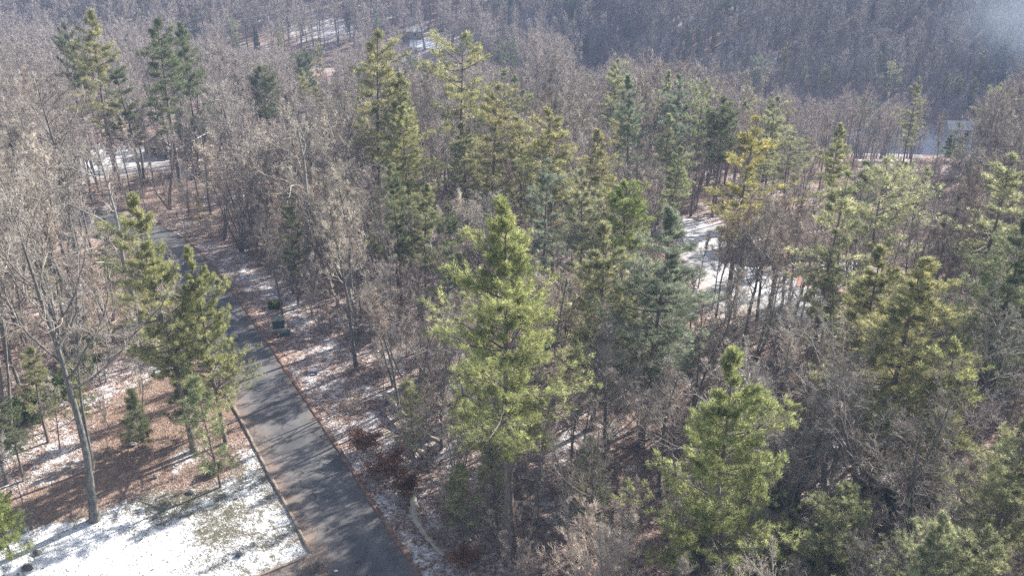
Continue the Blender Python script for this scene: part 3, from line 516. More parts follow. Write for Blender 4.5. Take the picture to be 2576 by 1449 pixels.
# (top u, top v, height m, width factor, proto, tone, landmark phrase)
PINES = [
 (370, 492, 20.2, 0.86, PINE_HI[0], 'bright', 'the tall leaning pine left of the road'),
 (487, 625, 16.0, 0.72, PINE_HI[2], 'bright', 'the shorter pine overhanging the road edge'),
 (1280, 545, 23.5, 1.06, PINE_HI[1], 'bright', 'the big pine in the centre'),
 (1840, 885, 19.0, 0.95, PINE_HI[2], 'bright', 'the conical pine at lower right'),
 (2370, 1312, 13.0, 1.15, PINE_HI[1], 'pale', 'the pale pine top at the bottom edge'),
 (2600, 1040, 15.0, 1.1, PINE_HI[0], 'green', 'the pine in the bottom right corner'),
 (1515, 562, 17.0, 1.05, PINE_HI[2], 'pale', 'the pale pine right of the big centre pine'),
 (1655, 528, 19.0, 1.15, PINE_HI[0], 'blue', 'the broad pine left of the right driveway'),
 (2120, 440, 18.0, 1.1, PINE[3], 'pale', 'the dense pine above the white fascia'),
 (2252, 418, 17.0, 1.05, PINE[2], 'pale', 'the pine next to the dense right one'),
 (2205, 622, 15.0, 1.15, PINE_HI[2], 'yellow', 'the left of the broad right-hand pines'),
 (2305, 655, 18.0, 1.35, PINE_HI[1], 'yellow', 'the broad pine right of the porch'),
 (2570, 545, 19.0, 1.1, PINE_HI[0], 'dark', 'the tall dark right-edge pine'),
 (2540, 385, 18.0, 1.35, PINE[3], 'pale', 'the ragged pine at the upper right edge'),
 (1885, 302, 18.0, 1.25, PINE[3], 'gold', 'the golden yellow pine'),
 (1700, 362, 14.0, 1.05, PINE[0], 'green', 'the small pine left of the golden one'),
 (1510, 326, 15.0, 1.1, PINE[1], 'yellow', 'the layered pine above the centre'),
 (1400, 266, 18.5, 1.15, PINE[0], 'yellow', 'the yellow-topped pine above the centre'),
 (1310, 300, 15.0, 1.0, PINE[1], 'yellow', 'the pine touching the yellow-topped one'),
 (1228, 212, 19.0, 1.15, PINE[0], 'yellow', 'the dense pine under the fan-topped one'),
 (1020, 277, 17.0, 1.15, PINE_HI[0], 'yellow', 'the pine under the narrow-shouldered one'),
 (1168, 312, 13.5, 1.1, PINE_HI[2], 'pale', 'the low pine left of centre'),
 (988, 185, 19.0, 1.1, PINE[1], 'green', 'the narrow-shouldered pine'),
 (925, 70, 24.0, 1.1, PINE[0], 'yellow', 'the great pine below the far field'),
 (1148, 96, 23.0, 1.1, PINE[2], 'yellow', 'the fan-topped pine'),
 (655, 176, 15.0, 1.15, CEDAR[0], 'dark', 'the round dark pine'),
 (385, 42, 24.0, 1.05, PINE[0], 'dark', 'the tall spired pine at upper left'),
 (445, 60, 22.5, 0.9, PINE[1], 'dark', 'the pine behind the spired one'),
 (215, 36, 23.5, 1.1, PINE[1], 'yellow', 'the broad pine at upper left'),
 (158, 78, 21.0, 0.8, CEDAR[1], 'dark', 'the dark tuft beside the broad one'),
 (300, 150, 18.0, 1.2, PINE[3], 'dark', 'the dark pine between two tall ones'),
 (1545, 146, 17.0, 0.95, PINE[0], 'pale', 'the pale round-topped far pine'),
 (1588, 196, 18.0, 0.9, PINE[1], 'blue', 'the slim bluish pine'),
 (1720, 182, 18.0, 0.85, PINE[0], 'blue', 'the taller of the paired bluish pines'),
 (1680, 184, 16.0, 0.7, PINE[1], 'pale', 'the slimmer of the paired bluish pines'),
 (1768, 212, 17.0, 0.75, PINE[2], 'green', 'the long-stemmed pine beside the pair'),
 (1822, 255, 15.0, 1.05, CEDAR[0], 'dark', 'the round dark pine by the golden one'),
 (1905, 142, 17.0, 1.0, PINE[2], 'blue', 'the bluish far pine with a gap below'),
 (1942, 240, 16.0, 1.05, PINE[0], 'pale', 'the pale pine behind the golden one'),
 (1982, 107, 13.0, 0.8, PINE[1], 'yellow', 'the little yellowish far pine'),
 (1270, 160, 15.0, 0.8, PINE[3], 'pale', 'the thin pale pine near the fan-topped one'),
 (2245, 156, 15.0, 0.95, PINE[2], 'pale', 'the star-topped far pine at right'),
 (2312, 196, 15.0, 0.8, PINE[3], 'green', 'the leaning far pine at right'),
 (2385, 186, 13.0, 0.55, CEDAR[0], 'green', 'the left of the round far pines'),
 (2420, 190, 13.0, 0.6, CEDAR[1], 'green', 'the middle of the round far pines'),
 (2455, 200, 13.0, 0.7, CEDAR[0], 'green', 'the right of the round far pines'),
 (2080, 170, 13.0, 0.85, CEDAR[1], 'green', 'the flat-topped far pine'),
 (2030, 168, 13.0, 0.5, CEDAR[1], 'green', 'the narrow far pine beside the flat-topped one'),
 (2108, 312, 15.0, 0.95, PINE[1], 'yellow', 'the pine left of the pale driveway'),
 (1375, 412, 15.0, 1.2, PINE[3], 'blue', 'the greyish pine behind the big centre one'),
 (1572, 466, 13.0, 1.2, CEDAR[0], 'lime', 'the round bright-green pine'),
 (480, 24, 13.0, 0.8, PINE[3], 'dark', 'the dim far pine past the spired one'),
 (702, 60, 12.0, 0.7, PINE[1], 'green', 'the far pine left of the snowy field'),
 (588, 46, 13.0, 1.1, PINE[0], 'pale', 'the hazy far pine over the reddish trees'),
 (640, 72, 9.0, 0.7, YOUNG[0], 'dark', 'the tiny dark far pine'),
 (950, 24, 14.0, 0.75, PINE[1], 'blue', 'the bluish far pine above the great one'),
 (800, 98, 14.0, 0.75, PINE[0], 'yellow', 'the pine just below the snowy field'),
 (765, 130, 14.0, 0.95, CEDAR[0], 'dark', 'the dark pine below the snowy field'),
 (1180, 60, 12.0, 0.8, PINE[3], 'dark', 'the dim pine right of the far shed'),
 (1255, 92, 12.0, 0.8, PINE[3], 'dark', 'the dim pine above the fan-topped one'),
 (1295, 96, 12.0, 0.7, PINE[3], 'dark', 'the second dim pine above the fan-topped one'),
 (1470, 92, 12.0, 0.7, CEDAR[1], 'dark', 'the dim pine in the upper middle'),
 (1505, 110, 12.0, 1.0, PINE[3], 'dark', 'the dim broad pine in the upper middle'),
 (1587, 36, 14.0, 0.8, PINE[1], 'blue', 'the bluish pine on the far slope'),
 (1732, 62, 13.0, 0.7, PINE[1], 'dark', 'the left of the slope pines'),
 (1765, 64, 12.0, 0.7, PINE[1], 'dark', 'the middle of the slope pines'),
 (1798, 60, 11.0, 0.6, PINE[1], 'dark', 'the right of the slope pines'),
 (2475, 128, 13.0, 1.2, PINE[1], 'green', 'the pine under the smoke'),
 (2530, 112, 14.0, 1.5, PINE[0], 'dark', 'the dark pine in the smoke'),
 (990, 420, 14.0, 1.0, PINE[3], 'dark', 'the shaded pine amid the grey wood'),
 (1060, 470, 12.0, 1.1, PINE[1], 'green', 'the low pine amid the grey wood'),
 (1140, 520, 13.0, 1.0, PINE[3], 'dark', 'the shaded pine behind the centre-left thicket'),
 (1470, 430, 15.0, 1.0, PINE[0], 'pale', 'the pale pine under the layered one'),
 (720, 500, 11.0, 1.0, PINE[3], 'dark', 'the dim pine above the utility box'),
 (1030, 960, 6.5, 1.25, YOUNG[2], 'pale', 'the young pine over the fallen log'),
 (1160, 1150, 7.0, 1.15, YOUNG[2], 'green', 'the young pine by the curved log'),
 (1230, 1060, 8.0, 1.0, YOUNG[2], 'green', 'the young pine before the big centre one'),
 (1480, 1120, 6.0, 1.1, YOUNG[1], 'pale', 'the young pine in the leafy gap'),
 (505, 935, 9.5, 1.0, YOUNG[2], 'green', 'the slim young pine on the straw'),
 (445, 900, 7.0, 1.0, YOUNG[0], 'dark', 'the young pine in the tall one’s shade'),
 (330, 985, 4.5, 1.1, YOUNG[1], 'dark', 'the low young pine on the straw'),
 (-30, 1215, 6.0, 1.2, YOUNG[0], 'lime', 'the bright young pine at the left edge'),
 (60, 880, 8.0, 1.2, PINE[1], 'green', 'the middle-height pine at the left edge'),
 (170, 900, 7.5, 1.1, PINE[3], 'green', 'the pine behind the great bare tree'),
 (0, 1000, 7.0, 1.2, PINE[3], 'dark', 'the low dark pine at the left edge'),
 (90, 640, 8.0, 1.0, PINE[3], 'green', 'the green pine in the left wood'),
 (2230, 1010, 11.0, 0.9, PINE[2], 'yellow', 'the thin pine in the right thicket'),
 (2420, 850, 15.0, 1.1, PINE[0], 'yellow', 'the pine below the broad right ones'),
 (1700, 700, 12.0, 1.3, PINE[1], 'blue', 'the low pine left of the grey court'),
 (1990, 1290, 5.5, 1.3, YOUNG[0], 'green', 'the low pine right of the conical one'),
]
random.seed(7); RG = np.random.default_rng(77)
placed = []            # x, y, radius
landmarks = []         # x, y, phrase
DESC = {id(p[0]): d for ps, d in ((PINE_HI, 'bushy'), (PINE, 'open'), (CEDAR, 'round-headed'), (YOUNG, 'young')) for p in ps}
for (u, v, h, wd, pr, tone, ph) in PINES:
    x, y = at(u, v, h)
    c, word = TONES[tone]
    lab = word+' pine, '+ph.replace(' pine', ' one', 1) if not ph.startswith('the pine') else word+' pine, the one '+ph[9:]
    ws = lab.split()
    if len(ws) > 16: lab = ' '.join(ws[:16])
    j = RG.normal(0, 0.02, 3)
    build_tree('pine_tree', pr, x, y, h, lab, 'pine tree', 'pine trees standing in the bare wood', tuple(np.clip(np.array(c)*(1+j), 0, 3)), (1, 1, 1), random.uniform(0, 6.28), wd, (RG.normal(0, .012), RG.normal(0, .012)))
    placed.append((x, y, 1.6)); landmarks.append((x, y, ph, u, v, h))

# ------------------------------------------------------------------ bare trees
BT = []     # (x, y, h, proto, crown colour, trunk colour, wide, tilt, label or None)
TW = [((0.95, 0.90, 0.88), 'warm grey'), ((0.95, 0.94, 0.92), 'ash grey'), ((1.15, 1.10, 1.02), 'pale grey'), ((0.68, 0.64, 0.62), 'dark grey'), ((0.98, 0.83, 0.78), 'reddish brown')]
TW[4] = ((0.98, 0.87, 0.80), 'reddish brown')
def bt_base(u, v, h, proto, ci, wide=1.0, tilt=(0, 0), label=None):
    x, y = at(u, v); BT.append((x, y, h, proto, TW[ci], wide, tilt, label)); placed.append((x, y, 1.8))
def bt_top(u, v, h, proto, ci, wide=1.0, tilt=(0, 0), label=None):
    x, y = at(u, v, h); BT.append((x, y, h, proto, TW[ci], wide, tilt, label)); placed.append((x, y, 1.8))
bt_base(237, 1308, 26, BIG[0], 1, 0.95, (0.02, -0.02), 'great bare hardwood rooted at the lawn edge, pale crooked limbs')
bt_base(18, 1215, 17, BARE[0], 1, 1.0, (0, -0.05), 'bare tree rising at the left edge above the bright young pine')
bt_base(80, 1330, 9, SAP[1], 1, 1.0, (0, -0.03), 'slim grey bare tree beside the bright young pine')
bt_base(232, 1180, 16, BARE[2], 1, 1.0, (0, -0.02), 'slender bare tree on the straw behind the great bare hardwood')
bt_base(712, 815, 12, BARE[4], 3, 0.8, (0, -0.03), 'dark crooked bare tree standing right behind the green utility box')
bt_base(735, 715, 15, BARE[1], 3, 0.9, (0, -0.04), 'dark bare tree just above the one behind the utility box')
bt_base(898, 930, 19, BARE[2], 2, 1.1, (0, 0), 'tall straight grey bare tree right of the leafy road verge')
bt_base(985, 800, 17, BARE[0], 3, 1.0, (0, 0.02), 'dark-stemmed bare tree right of the tall straight grey one')
bt_base(1250, 1330, 14, BARE[2], 1, .8, (0, 0.0), 'thin bare tree close against the big centre pine trunk')
bt_base(1470, 1400, 13, BIG[2], 3, .8, (0.05, 0.06), 'dark-stemmed clumped bare tree on the sunny leaf litter at the bottom')
bt_base(1110, 1130, 9, BARE[3], 3, 0.8, (0, 0), 'short bare tree at the end of the fallen log')
bt_base(1700, 1449, 11, BARE[4], 1, 1.0, (0.0, 0.1), 'leaning bare tree on the bottom edge left of the conical pine')
bt_base(2190, 1420, 19, BIG[2], 3, 1.1, (0.0, 0.20), 'big multi-stemmed bare tree leaning right in the lower right thicket')
bt_base(2060, 1300, 17, BIG[1], 1, 0.9, (0.0, 0.10), 'bare tree with pale limbs right of the conical pine')
bt_base(2330, 1330, 17, BIG[0], 1, 0.9, (0.0, 0.22), 'bare tree leaning far right above the pale pine top')
bt_top(715, 225, 20, BIG[1], 2, 1.15, (0.0, -0.05), 'oak-like bare tree with sprawling whitish limbs in the left middle')
bt_top(560, 95, 17, BARE[1], 4, 1.15, (0, 0), 'reddish-brown bare tree standing behind the house with white fascia')
bt_top(90, 150, 23, BIG[0], 0, 1.05, (0, 0), 'wide pinkish bare tree below the broad upper left pine')
bt_top(250, 285, 20, BIG[1], 0, 1.0, (0, -0.05), 'bare tree with curving boughs in front of the left driveway')
bt_top(40, 330, 21, BIG[0], 2, 1.0, (0, -0.1), 'bare tree with long rising boughs at the left edge')
bt_top(1535, 830, 13, BARE[4], 0, 1.35, (0, 0), 'round-crowned twiggy bare tree right below the big centre pine')
bt_top(1690, 880, 12, BARE[4], 0, 1.2, (0, 0), 'low twiggy bare tree between the round-crowned one and the conical pine')
bt_top(860, 370, 18, BARE[1], 2, 1.1, (0, 0), 'tall pale bare tree in the grey wood left of centre')
for (u_, v_, h_, k_, c_) in ((1800, 812, 12.5, 0, 4), (1850, 800, 12.5, 4, 4), (1905, 815, 13, 4, 0), (1960, 806, 12.5, 4, 4), (1880, 835, 13.5, 4, 0), (1990, 845, 13.5, 4, 4), (2040, 805, 12, 4, 0), (1935, 780, 11.5, 1, 4), (1985, 770, 11.5, 4, 3), (2010, 825, 12, 0, 0), (1930, 850, 12, 1, 4), (1830, 850, 12, 0, 1), (2090, 760, 12, 1, 0), (1975, 705, 10, 1, 4), (1900, 700, 10.5, 0, 4), (1840, 650, 10, 1, 4)):
    x_, y_ = at(u_, v_); BT.append((x_, y_, h_, BARE[k_], TW[c_], 1.1, (0, 0.04), None)); placed.append((x_, y_, 1.5))
for (u_, v_, h_, k_, c_) in ((425, 528, 14, 1, 3), (455, 500, 15, 2, 0), (390, 478, 13, 3, 1), (475, 548, 12, 0, 4), (440, 462, 13, 2, 3), (500, 500, 15, 5, 0), (530, 540, 14, 1, 1)):
    x_, y_ = at(u_, v_); BT.append((x_, y_, h_, BARE[k_], TW[c_], 1.0, (0, -0.02), None)); placed.append((x_, y_, 1.5))
bt_top(2050, 830, 14, BIG[2], 1, 1.2, (0, 0.1), 'broad tangled bare tree below the white porch')
for (u_, v_, h_, P_, c_) in ((20, 905, 20, BARE[1], 1), (105, 1010, 19, BARE[0], 3), (60, 770, 20, BIG[2], 1), (160, 740, 19, BARE[3], 3), (25, 1100, 18, BARE[5], 3), (205, 820, 18, BARE[0], 1), (120, 640, 19, BIG[0], 0), (235, 660, 18, BARE[5], 1), (-40, 1000, 20, BIG[2], 1)):
    x_, y_ = at(u_, v_); BT.append((x_, y_, h_, P_, TW[c_], 1.0, (0.0, -0.04), None)); placed.append((x_, y_, 1.8))
bt_top(2250, 930, 15, BIG[0], 1, 1.1, (0, 0.15), 'broad tangled bare tree left of the thin yellow pine thicket')

ROADP = G(RL+RR[::-1]); YARD = G([(-400, 1640), (-400, 1250), (-20, 1200), (120, 1060), (300, 930), (480, 900), (560, 980), (790, 1400), (600, 1640)])
VERGE = G([(500, 596), (560, 610), (690, 700), (800, 830), (860, 930), (960, 1010), (1030, 1100), (1100, 1250), (1150, 1449), (1240, 1640), (1000, 1640), (740, 965), (500, 640)])
PADS = [G([(1680, 540), (1820, 560), (2060, 660), (2070, 790), (1800, 780), (1690, 640)]), G([(200, 372), (440, 372), (440, 440), (200, 455)]), G([(2110, 305), (2420, 335), (2440, 402), (2110, 388)]),
        G([(1945, 655), (2070, 655), (2070, 590), (1945, 600)]), G([(385, 400), (540, 400), (560, 300), (385, 310)]), G([(2360, 345), (2470, 345), (2470, 400), (2340, 400)]), G([(735, 40), (870, 50), (880, 100), (735, 85)]), G([(1020, 85), (1130, 95), (1130, 130), (1020, 120)]), G([(1980, 262), (2040, 262), (2040, 290), (1980, 290)])]
def free(x, y, kind):
    a = np.array([x]); b = np.array([y])
    for P_ in [ROADP, YARD, VERGE]+PADS:
        if inpoly(a, b, P_)[0]: return False
    if dist_poly(a, b, ROADP)[0] < (1.5 if y < 74 else 0.6): return False
    return True
# things that stay visible in the photo: (u0, v0, u1, v1, distance, chance a bare crown in front is dropped)
KEEP = [(u0, v0, u1, v1, at((u0+u1)/2, v1)[1], p) for (u0, v0, u1, v1, p) in ((215, 355, 430, 450, 0.85), (380, 290, 490, 385, 0.92), (1700, 545, 1800, 620, 0.5), (1770, 690, 2060, 790, 0.5), (1990, 600, 2070, 650, 0.1), (2370, 308, 2465, 365, 0.97),
        (2130, 320, 2325, 400, 0.93), (730, 35, 875, 100, 0.95), (1025, 82, 1125, 128, 0.98), (1985, 262, 2035, 292, 0.75), (1310, 40, 1370, 70, 0.5))]
def blocks(x, y, h, wd, pine):
    z = float(ter(x, y)); u, v0, dep = proj(x, y, z+h); _, v1, _ = proj(x, y, z+h*0.35); hw = wd*FPX/dep/2
    d = math.hypot(x, y)
    for (a, b, c, e, D, p) in KEEP:
        if d < D-2 and u+hw > a and u-hw < c and v1 > b and v0 < e:
            if pine or random.random() < p: return True
    return False
def poisson(n_try, ylo, yhi, rmin, ang, cell=None):
    out = []; grid = {}
    for (x, y, r) in placed: grid.setdefault((int(x//6), int(y//6)), []).append((x, y, r))
    for _ in range(n_try):
        y = math.sqrt(random.uniform(ylo*ylo, yhi*yhi)); x = random.uniform(-1, 1)*(y*ang+14)
        g = (int(x//6), int(y//6)); ok = True
        for i in (-1, 0, 1):
            for j in (-1, 0, 1):
                for (a, b, r) in grid.get((g[0]+i, g[1]+j), ()):
                    if (a-x)**2+(b-y)**2 < (max(r, rmin) if r < rmin else rmin)**2: ok = False; break
        if not ok: continue
        grid.setdefault(g, []).append((x, y, rmin)); out.append((x, y))
    return out
RIGHT_TALL = 1.0
cands = poisson(60000, 24, 170, 2.55, 0.60)
PK = []
for (x, y, ph, u, v, h) in landmarks:
    _, v1, dep = proj(x, y, float(ter(x, y))+h*0.5); PK.append((u-2.3*FPX/dep, v-8, u+2.3*FPX/dep, v1, y))
def fit(x, y, h):
    """a tree in front of a tall pine is lower, so that the pine stands clear as in the photo"""
    z = float(ter(x, y))
    while h > 6:
        u, v0, dep = proj(x, y, z+h); hw = 1.9*FPX/dep
        if not any(y < e-1 and u+hw > a and u-hw < c and v0 < d for (a, b, c, d, e) in PK if v0 < d): break
        h *= 0.88
    return h
nearB = []; fillP = []
for (x, y) in cands:
    if not free(x, y, 'b'): continue
    if y < 48 and x < 4: continue
    if y < 64 and random.random() < 0.12: continue
    q = random.random()
    if q < 0.055:
        h = random.uniform(8, 14)
        if blocks(x, y, h, 5, True): h = random.uniform(3, 5)
        fillP.append((x, y, h)); continue
    h = random.uniform(12, 18.5) if random.random() < 0.75 else random.uniform(8, 12)
    if y < 46: h = min(h, 13)
    h = fit(x, y, h)
    if blocks(x, y, h, 5, False):
        if random.random() < 0.6: continue
        h = random.uniform(4, 6)
    if (u_ > 2650 or u_ < -80) and y > 80: pass
    nearB.append((x, y, h))
for (x, y, h) in nearB:
    BT.append((x, y, h, random.choice(BARE+BIG+BIG if h > 12.5 and y < 75 else BARE+[BIG[0], BIG[2]] if h > 14 else BARE+SAP), random.choice(TW), random.uniform(0.9, 1.2), (random.gauss(0, .035), random.gauss(0, .035)), None))
def seen(x, y, h):
    u, v, d = proj(x, y, float(ter(x, y))+h*0.7); hw = 4*FPX/d
    u2, v2, _ = proj(x, y, float(ter(x, y))+h)
    return -hw < u < 2576+hw and v2 < 1440
auto = [b for b in BT if b[7] is None]; auto.sort(key=lambda b: (not seen(b[0], b[1], b[2]), -b[2]/math.hypot(b[0], b[1])))
named = [b for b in BT if b[7]]
indiv = auto[:300-len(named)]; rest_near = auto[300-len(named):]
ORD = ['nearest', 'second nearest', 'third nearest', 'fourth nearest', 'fifth nearest', 'sixth nearest', 'seventh nearest', 'eighth nearest', 'ninth nearest', 'tenth nearest', 'eleventh nearest', 'twelfth nearest',
       'thirteenth nearest', 'fourteenth nearest', 'fifteenth nearest', 'sixteenth nearest']
def relate(items, noun):
    """label every item by its rank on one side of the landmark it stands closest to"""
    keyed = {}
    for k, (x, y) in enumerate(items):
        j = min(range(len(landmarks)), key=lambda q: (landmarks[q][0]-x)**2+(landmarks[q][1]-y)**2); lx, ly, ph = landmarks[j][:3]
        dx, dy = x-lx, y-ly
        side = ('right of' if dx > 0 else 'left of') if abs(dx) > abs(dy) else ('behind' if dy > 0 else 'in front of')
        keyed.setdefault((j, side), []).append((math.hypot(dx, dy), k))
    out = [None]*len(items)
    for (j, side), l in keyed.items():
        l.sort()
        for r, (_, k) in enumerate(l): out[k] = f'{ORD[min(r, 15)]} {side} {landmarks[j][2]}'
    return out
SHORT = {id(p): w_ for p, w_ in zip(BARE+BIG+SAP, ['bare tree']*20)}
rel = relate([(b[0], b[1]) for b in indiv], 'bare tree')
for b, rl in zip(indiv, rel):
    lab = f'{b[4][1].split()[-1]} bare tree, {rl}'
    ws = lab.split(); lab = lab if len(ws) <= 16 else ' '.join((f'bare tree, {rl}').split()[:16])
    j = RG.uniform(0.88, 1.12)
    build_tree('bare_tree', b[3], b[0], b[1], b[2], lab, 'bare tree', 'bare winter hardwoods of the wood', tuple(c*j for c in b[4][0]), (j, j, j), random.uniform(0, 6.28), b[5], b[6])
for b in named:
    build_tree('bare_tree', b[3], b[0], b[1], b[2], b[7], 'bare tree', 'bare winter hardwoods of the wood', tuple(0.85*c for c in b[4][0]), (0.72, 0.75, 0.76), random.uniform(0, 6.28), b[5], b[6])
rel = relate([(p[0], p[1]) for p in fillP], 'pine')
tk = ['green', 'pale', 'dark', 'yellow', 'dark', 'green']
for (x, y, h), rl in zip(fillP, rel):
    tn = random.choice(tk); pr = random.choice(PINE if h > 9 else YOUNG)
    lab = f'understory pine, {rl}'; lab = ' '.join(lab.split()[:16])
    build_tree('pine_tree', pr, x, y, h, lab, 'pine tree', 'smaller pines among the bare trees', TONES[tn][0], (1, 1, 1), random.uniform(0, 6.28), random.uniform(1.0, 1.3), (random.gauss(0, .02), random.gauss(0, .02)))

# saplings and brush
def spots(poly, n, rmin, seed):
    rs = random.Random(seed); P_ = G(poly); xs_ = [p[0] for p in P_]; ys_ = [p[1] for p in P_]; out = []
    for _ in range(n*40):
        x = rs.uniform(min(xs_), max(xs_)); y = rs.uniform(min(ys_), max(ys_))
        if not inpoly(np.array([x]), np.array([y]), P_)[0]: continue
        if any((a-x)**2+(b-y)**2 < rmin*rmin for a, b in out): continue
        if inpoly(np.array([x]), np.array([y]), ROADP)[0]: continue
        out.append((x, y))
        if len(out) >= n: break
    return out
sap = spots([(560, 560), (760, 640), (1000, 850), (1080, 1000), (1000, 1040), (900, 960), (760, 800), (640, 690)], 26, 1.6, 3) + spots([(1000, 960), (1260, 1000), (1320, 1449), (1180, 1449), (1080, 1250)], 16, 1.8, 4) \
    + spots([(1300, 1150), (2500, 1100), (2500, 1500), (1300, 1500)], 44, 2.3, 5) + spots([(0, 1090), (330, 900), (450, 940), (300, 1120), (90, 1230)], 9, 2.2, 6)
rel = relate(sap, 'sapling')
for (x, y), rl in zip(sap, rel):
    lab = ' '.join(f'thin bare sapling, {rl}'.split()[:16]); c = random.choice(TW)
    build_tree('sapling', random.choice(SAP), x, y, random.uniform(3.5, 8.5), lab, 'sapling', 'thin saplings under the tall trees', c[0], (1, 1, 1), random.uniform(0, 6.28), random.uniform(0.8, 1.2), (random.gauss(0, .06), random.gauss(0, .06)))
RUST = [leafy_meshes(81, 2.6, 2.0, M['leaf_rust'], stems=6, lf=0.16, lw=0.09, nleaf=5), leafy_meshes(82, 4.2, 2.4, M['leaf_rust'], stems=3, lf=0.15, lw=0.09, nleaf=3)]
RHO = [leafy_meshes(91, 2.2, 3.0, M['leaf_green'], stems=10, lf=0.20, lw=0.075, nleaf=12), leafy_meshes(92, 1.5, 2.2, M['leaf_green'], stems=8, lf=0.19, lw=0.07, nleaf=12)]
BRUSH = leafy_meshes(93, 1.3, 2.2, None, stems=9, r=0.013, twigs_only=True)
def shrub(name, pr, u, v, h, label, cat, group, col=(1, 1, 1), wide=1.0):
    x, y = at(u, v); s = h/pr[2]; e = empty(name, x, y, float(ter(x, y)), random.uniform(0, 6.28), (s*wide, s*wide, s)); tag(e, label, cat, group)
    link('stems', pr[0], e, (0.8, 0.7, 0.65)); link('foliage', pr[1], e, col); return e
shrub('oak_shrub', RUST[0], 915, 1135, 2.4, 'rust-leaved shrub nearest the road verge, upper of the pair', 'shrub', 'rust-leaved shrubs along the verge', (0.8, 0.8, 0.8))
shrub('oak_shrub', RUST[0], 970, 1200, 2.3, 'bright rust-leaved shrub, lower of the pair beside the road verge', 'shrub', 'rust-leaved shrubs along the verge', (1.0, 0.95, 0.95), 1.1)
shrub('oak_shrub', RUST[0], 1020, 1245, 2.0, 'low brown-leaved shrub just above the curved log', 'shrub', 'rust-leaved shrubs along the verge', (0.6, 0.6, 0.6), 1.3)
shrub('oak_shrub', RUST[1], 1140, 1350, 3.4, 'thin rust-leaved shrub right of the curved log', 'shrub', 'rust-leaved shrubs along the verge', (0.7, 0.75, 0.75))
shrub('oak_shrub', RUST[0], 1170, 1425, 1.9, 'orange-leaved shrub on the bottom edge beyond the curved log', 'shrub', 'rust-leaved shrubs along the verge', (1.0, 0.9, 0.9))
shrub('oak_shrub', RUST[1], 1078, 1080, 4.2, 'rust-leaved shrub under the young pine over the log', 'shrub', 'rust-leaved shrubs along the verge', (1.0, 0.9, 0.9))
shrub('oak_shrub', RUST[1], 690, 460, 5.0, 'orange-leaved shrub in the wood right of the left house', 'shrub', 'rust-leaved shrubs along the verge', (1.3, 1.1, 1.0))
shrub('oak_shrub', RUST[1], 1085, 470, 5.0, 'orange-leaved shrub amid the grey wood left of centre', 'shrub', 'rust-leaved shrubs along the verge', (1.2, 1.0, 1.0))
shrub('oak_shrub', RUST[1], 2550, 190, 5.0, 'orange-leaved shrub at the valley edge far right', 'shrub', 'rust-leaved shrubs along the verge', (1.3, 1.1, 1.0))
shrub('evergreen_shrub', RHO[1], 541, 1190, 1.0, 'small round green shrub at the foot of the slim young pine', 'shrub', None, (1.2, 1.1, 0.8), 0.7)
shrub('evergreen_shrub', RHO[1], 690, 775, 0.9, 'small green shrub on the leaf litter above the utility box', 'shrub', None, (1.0, 1.05, 0.7))
rho = spots([(1750, 1300), (2550, 1200), (2576, 1500), (1700, 1500)], 8, 3.2, 8)+spots([(-60, 1180), (60, 950), (250, 880), (330, 900), (150, 1060), (0, 1180)], 5, 2.6, 9)
rel = relate(rho, 'shrub')
for (x, y), rl in zip(rho, rel):
    pr = random.choice(RHO); s = random.uniform(0.8, 1.4); e = empty('evergreen_shrub', x, y, float(ter(x, y)), random.uniform(0, 6.28), s)
    tag(e, ' '.join(f'dark evergreen shrub, {rl}'.split()[:16]), 'shrub', 'dark evergreen shrubs under the trees'); link('stems', pr[0], e, (0.8, .75, .7)); k = random.uniform(0.8, 1.4); link('foliage', pr[1], e, (k, k, k))

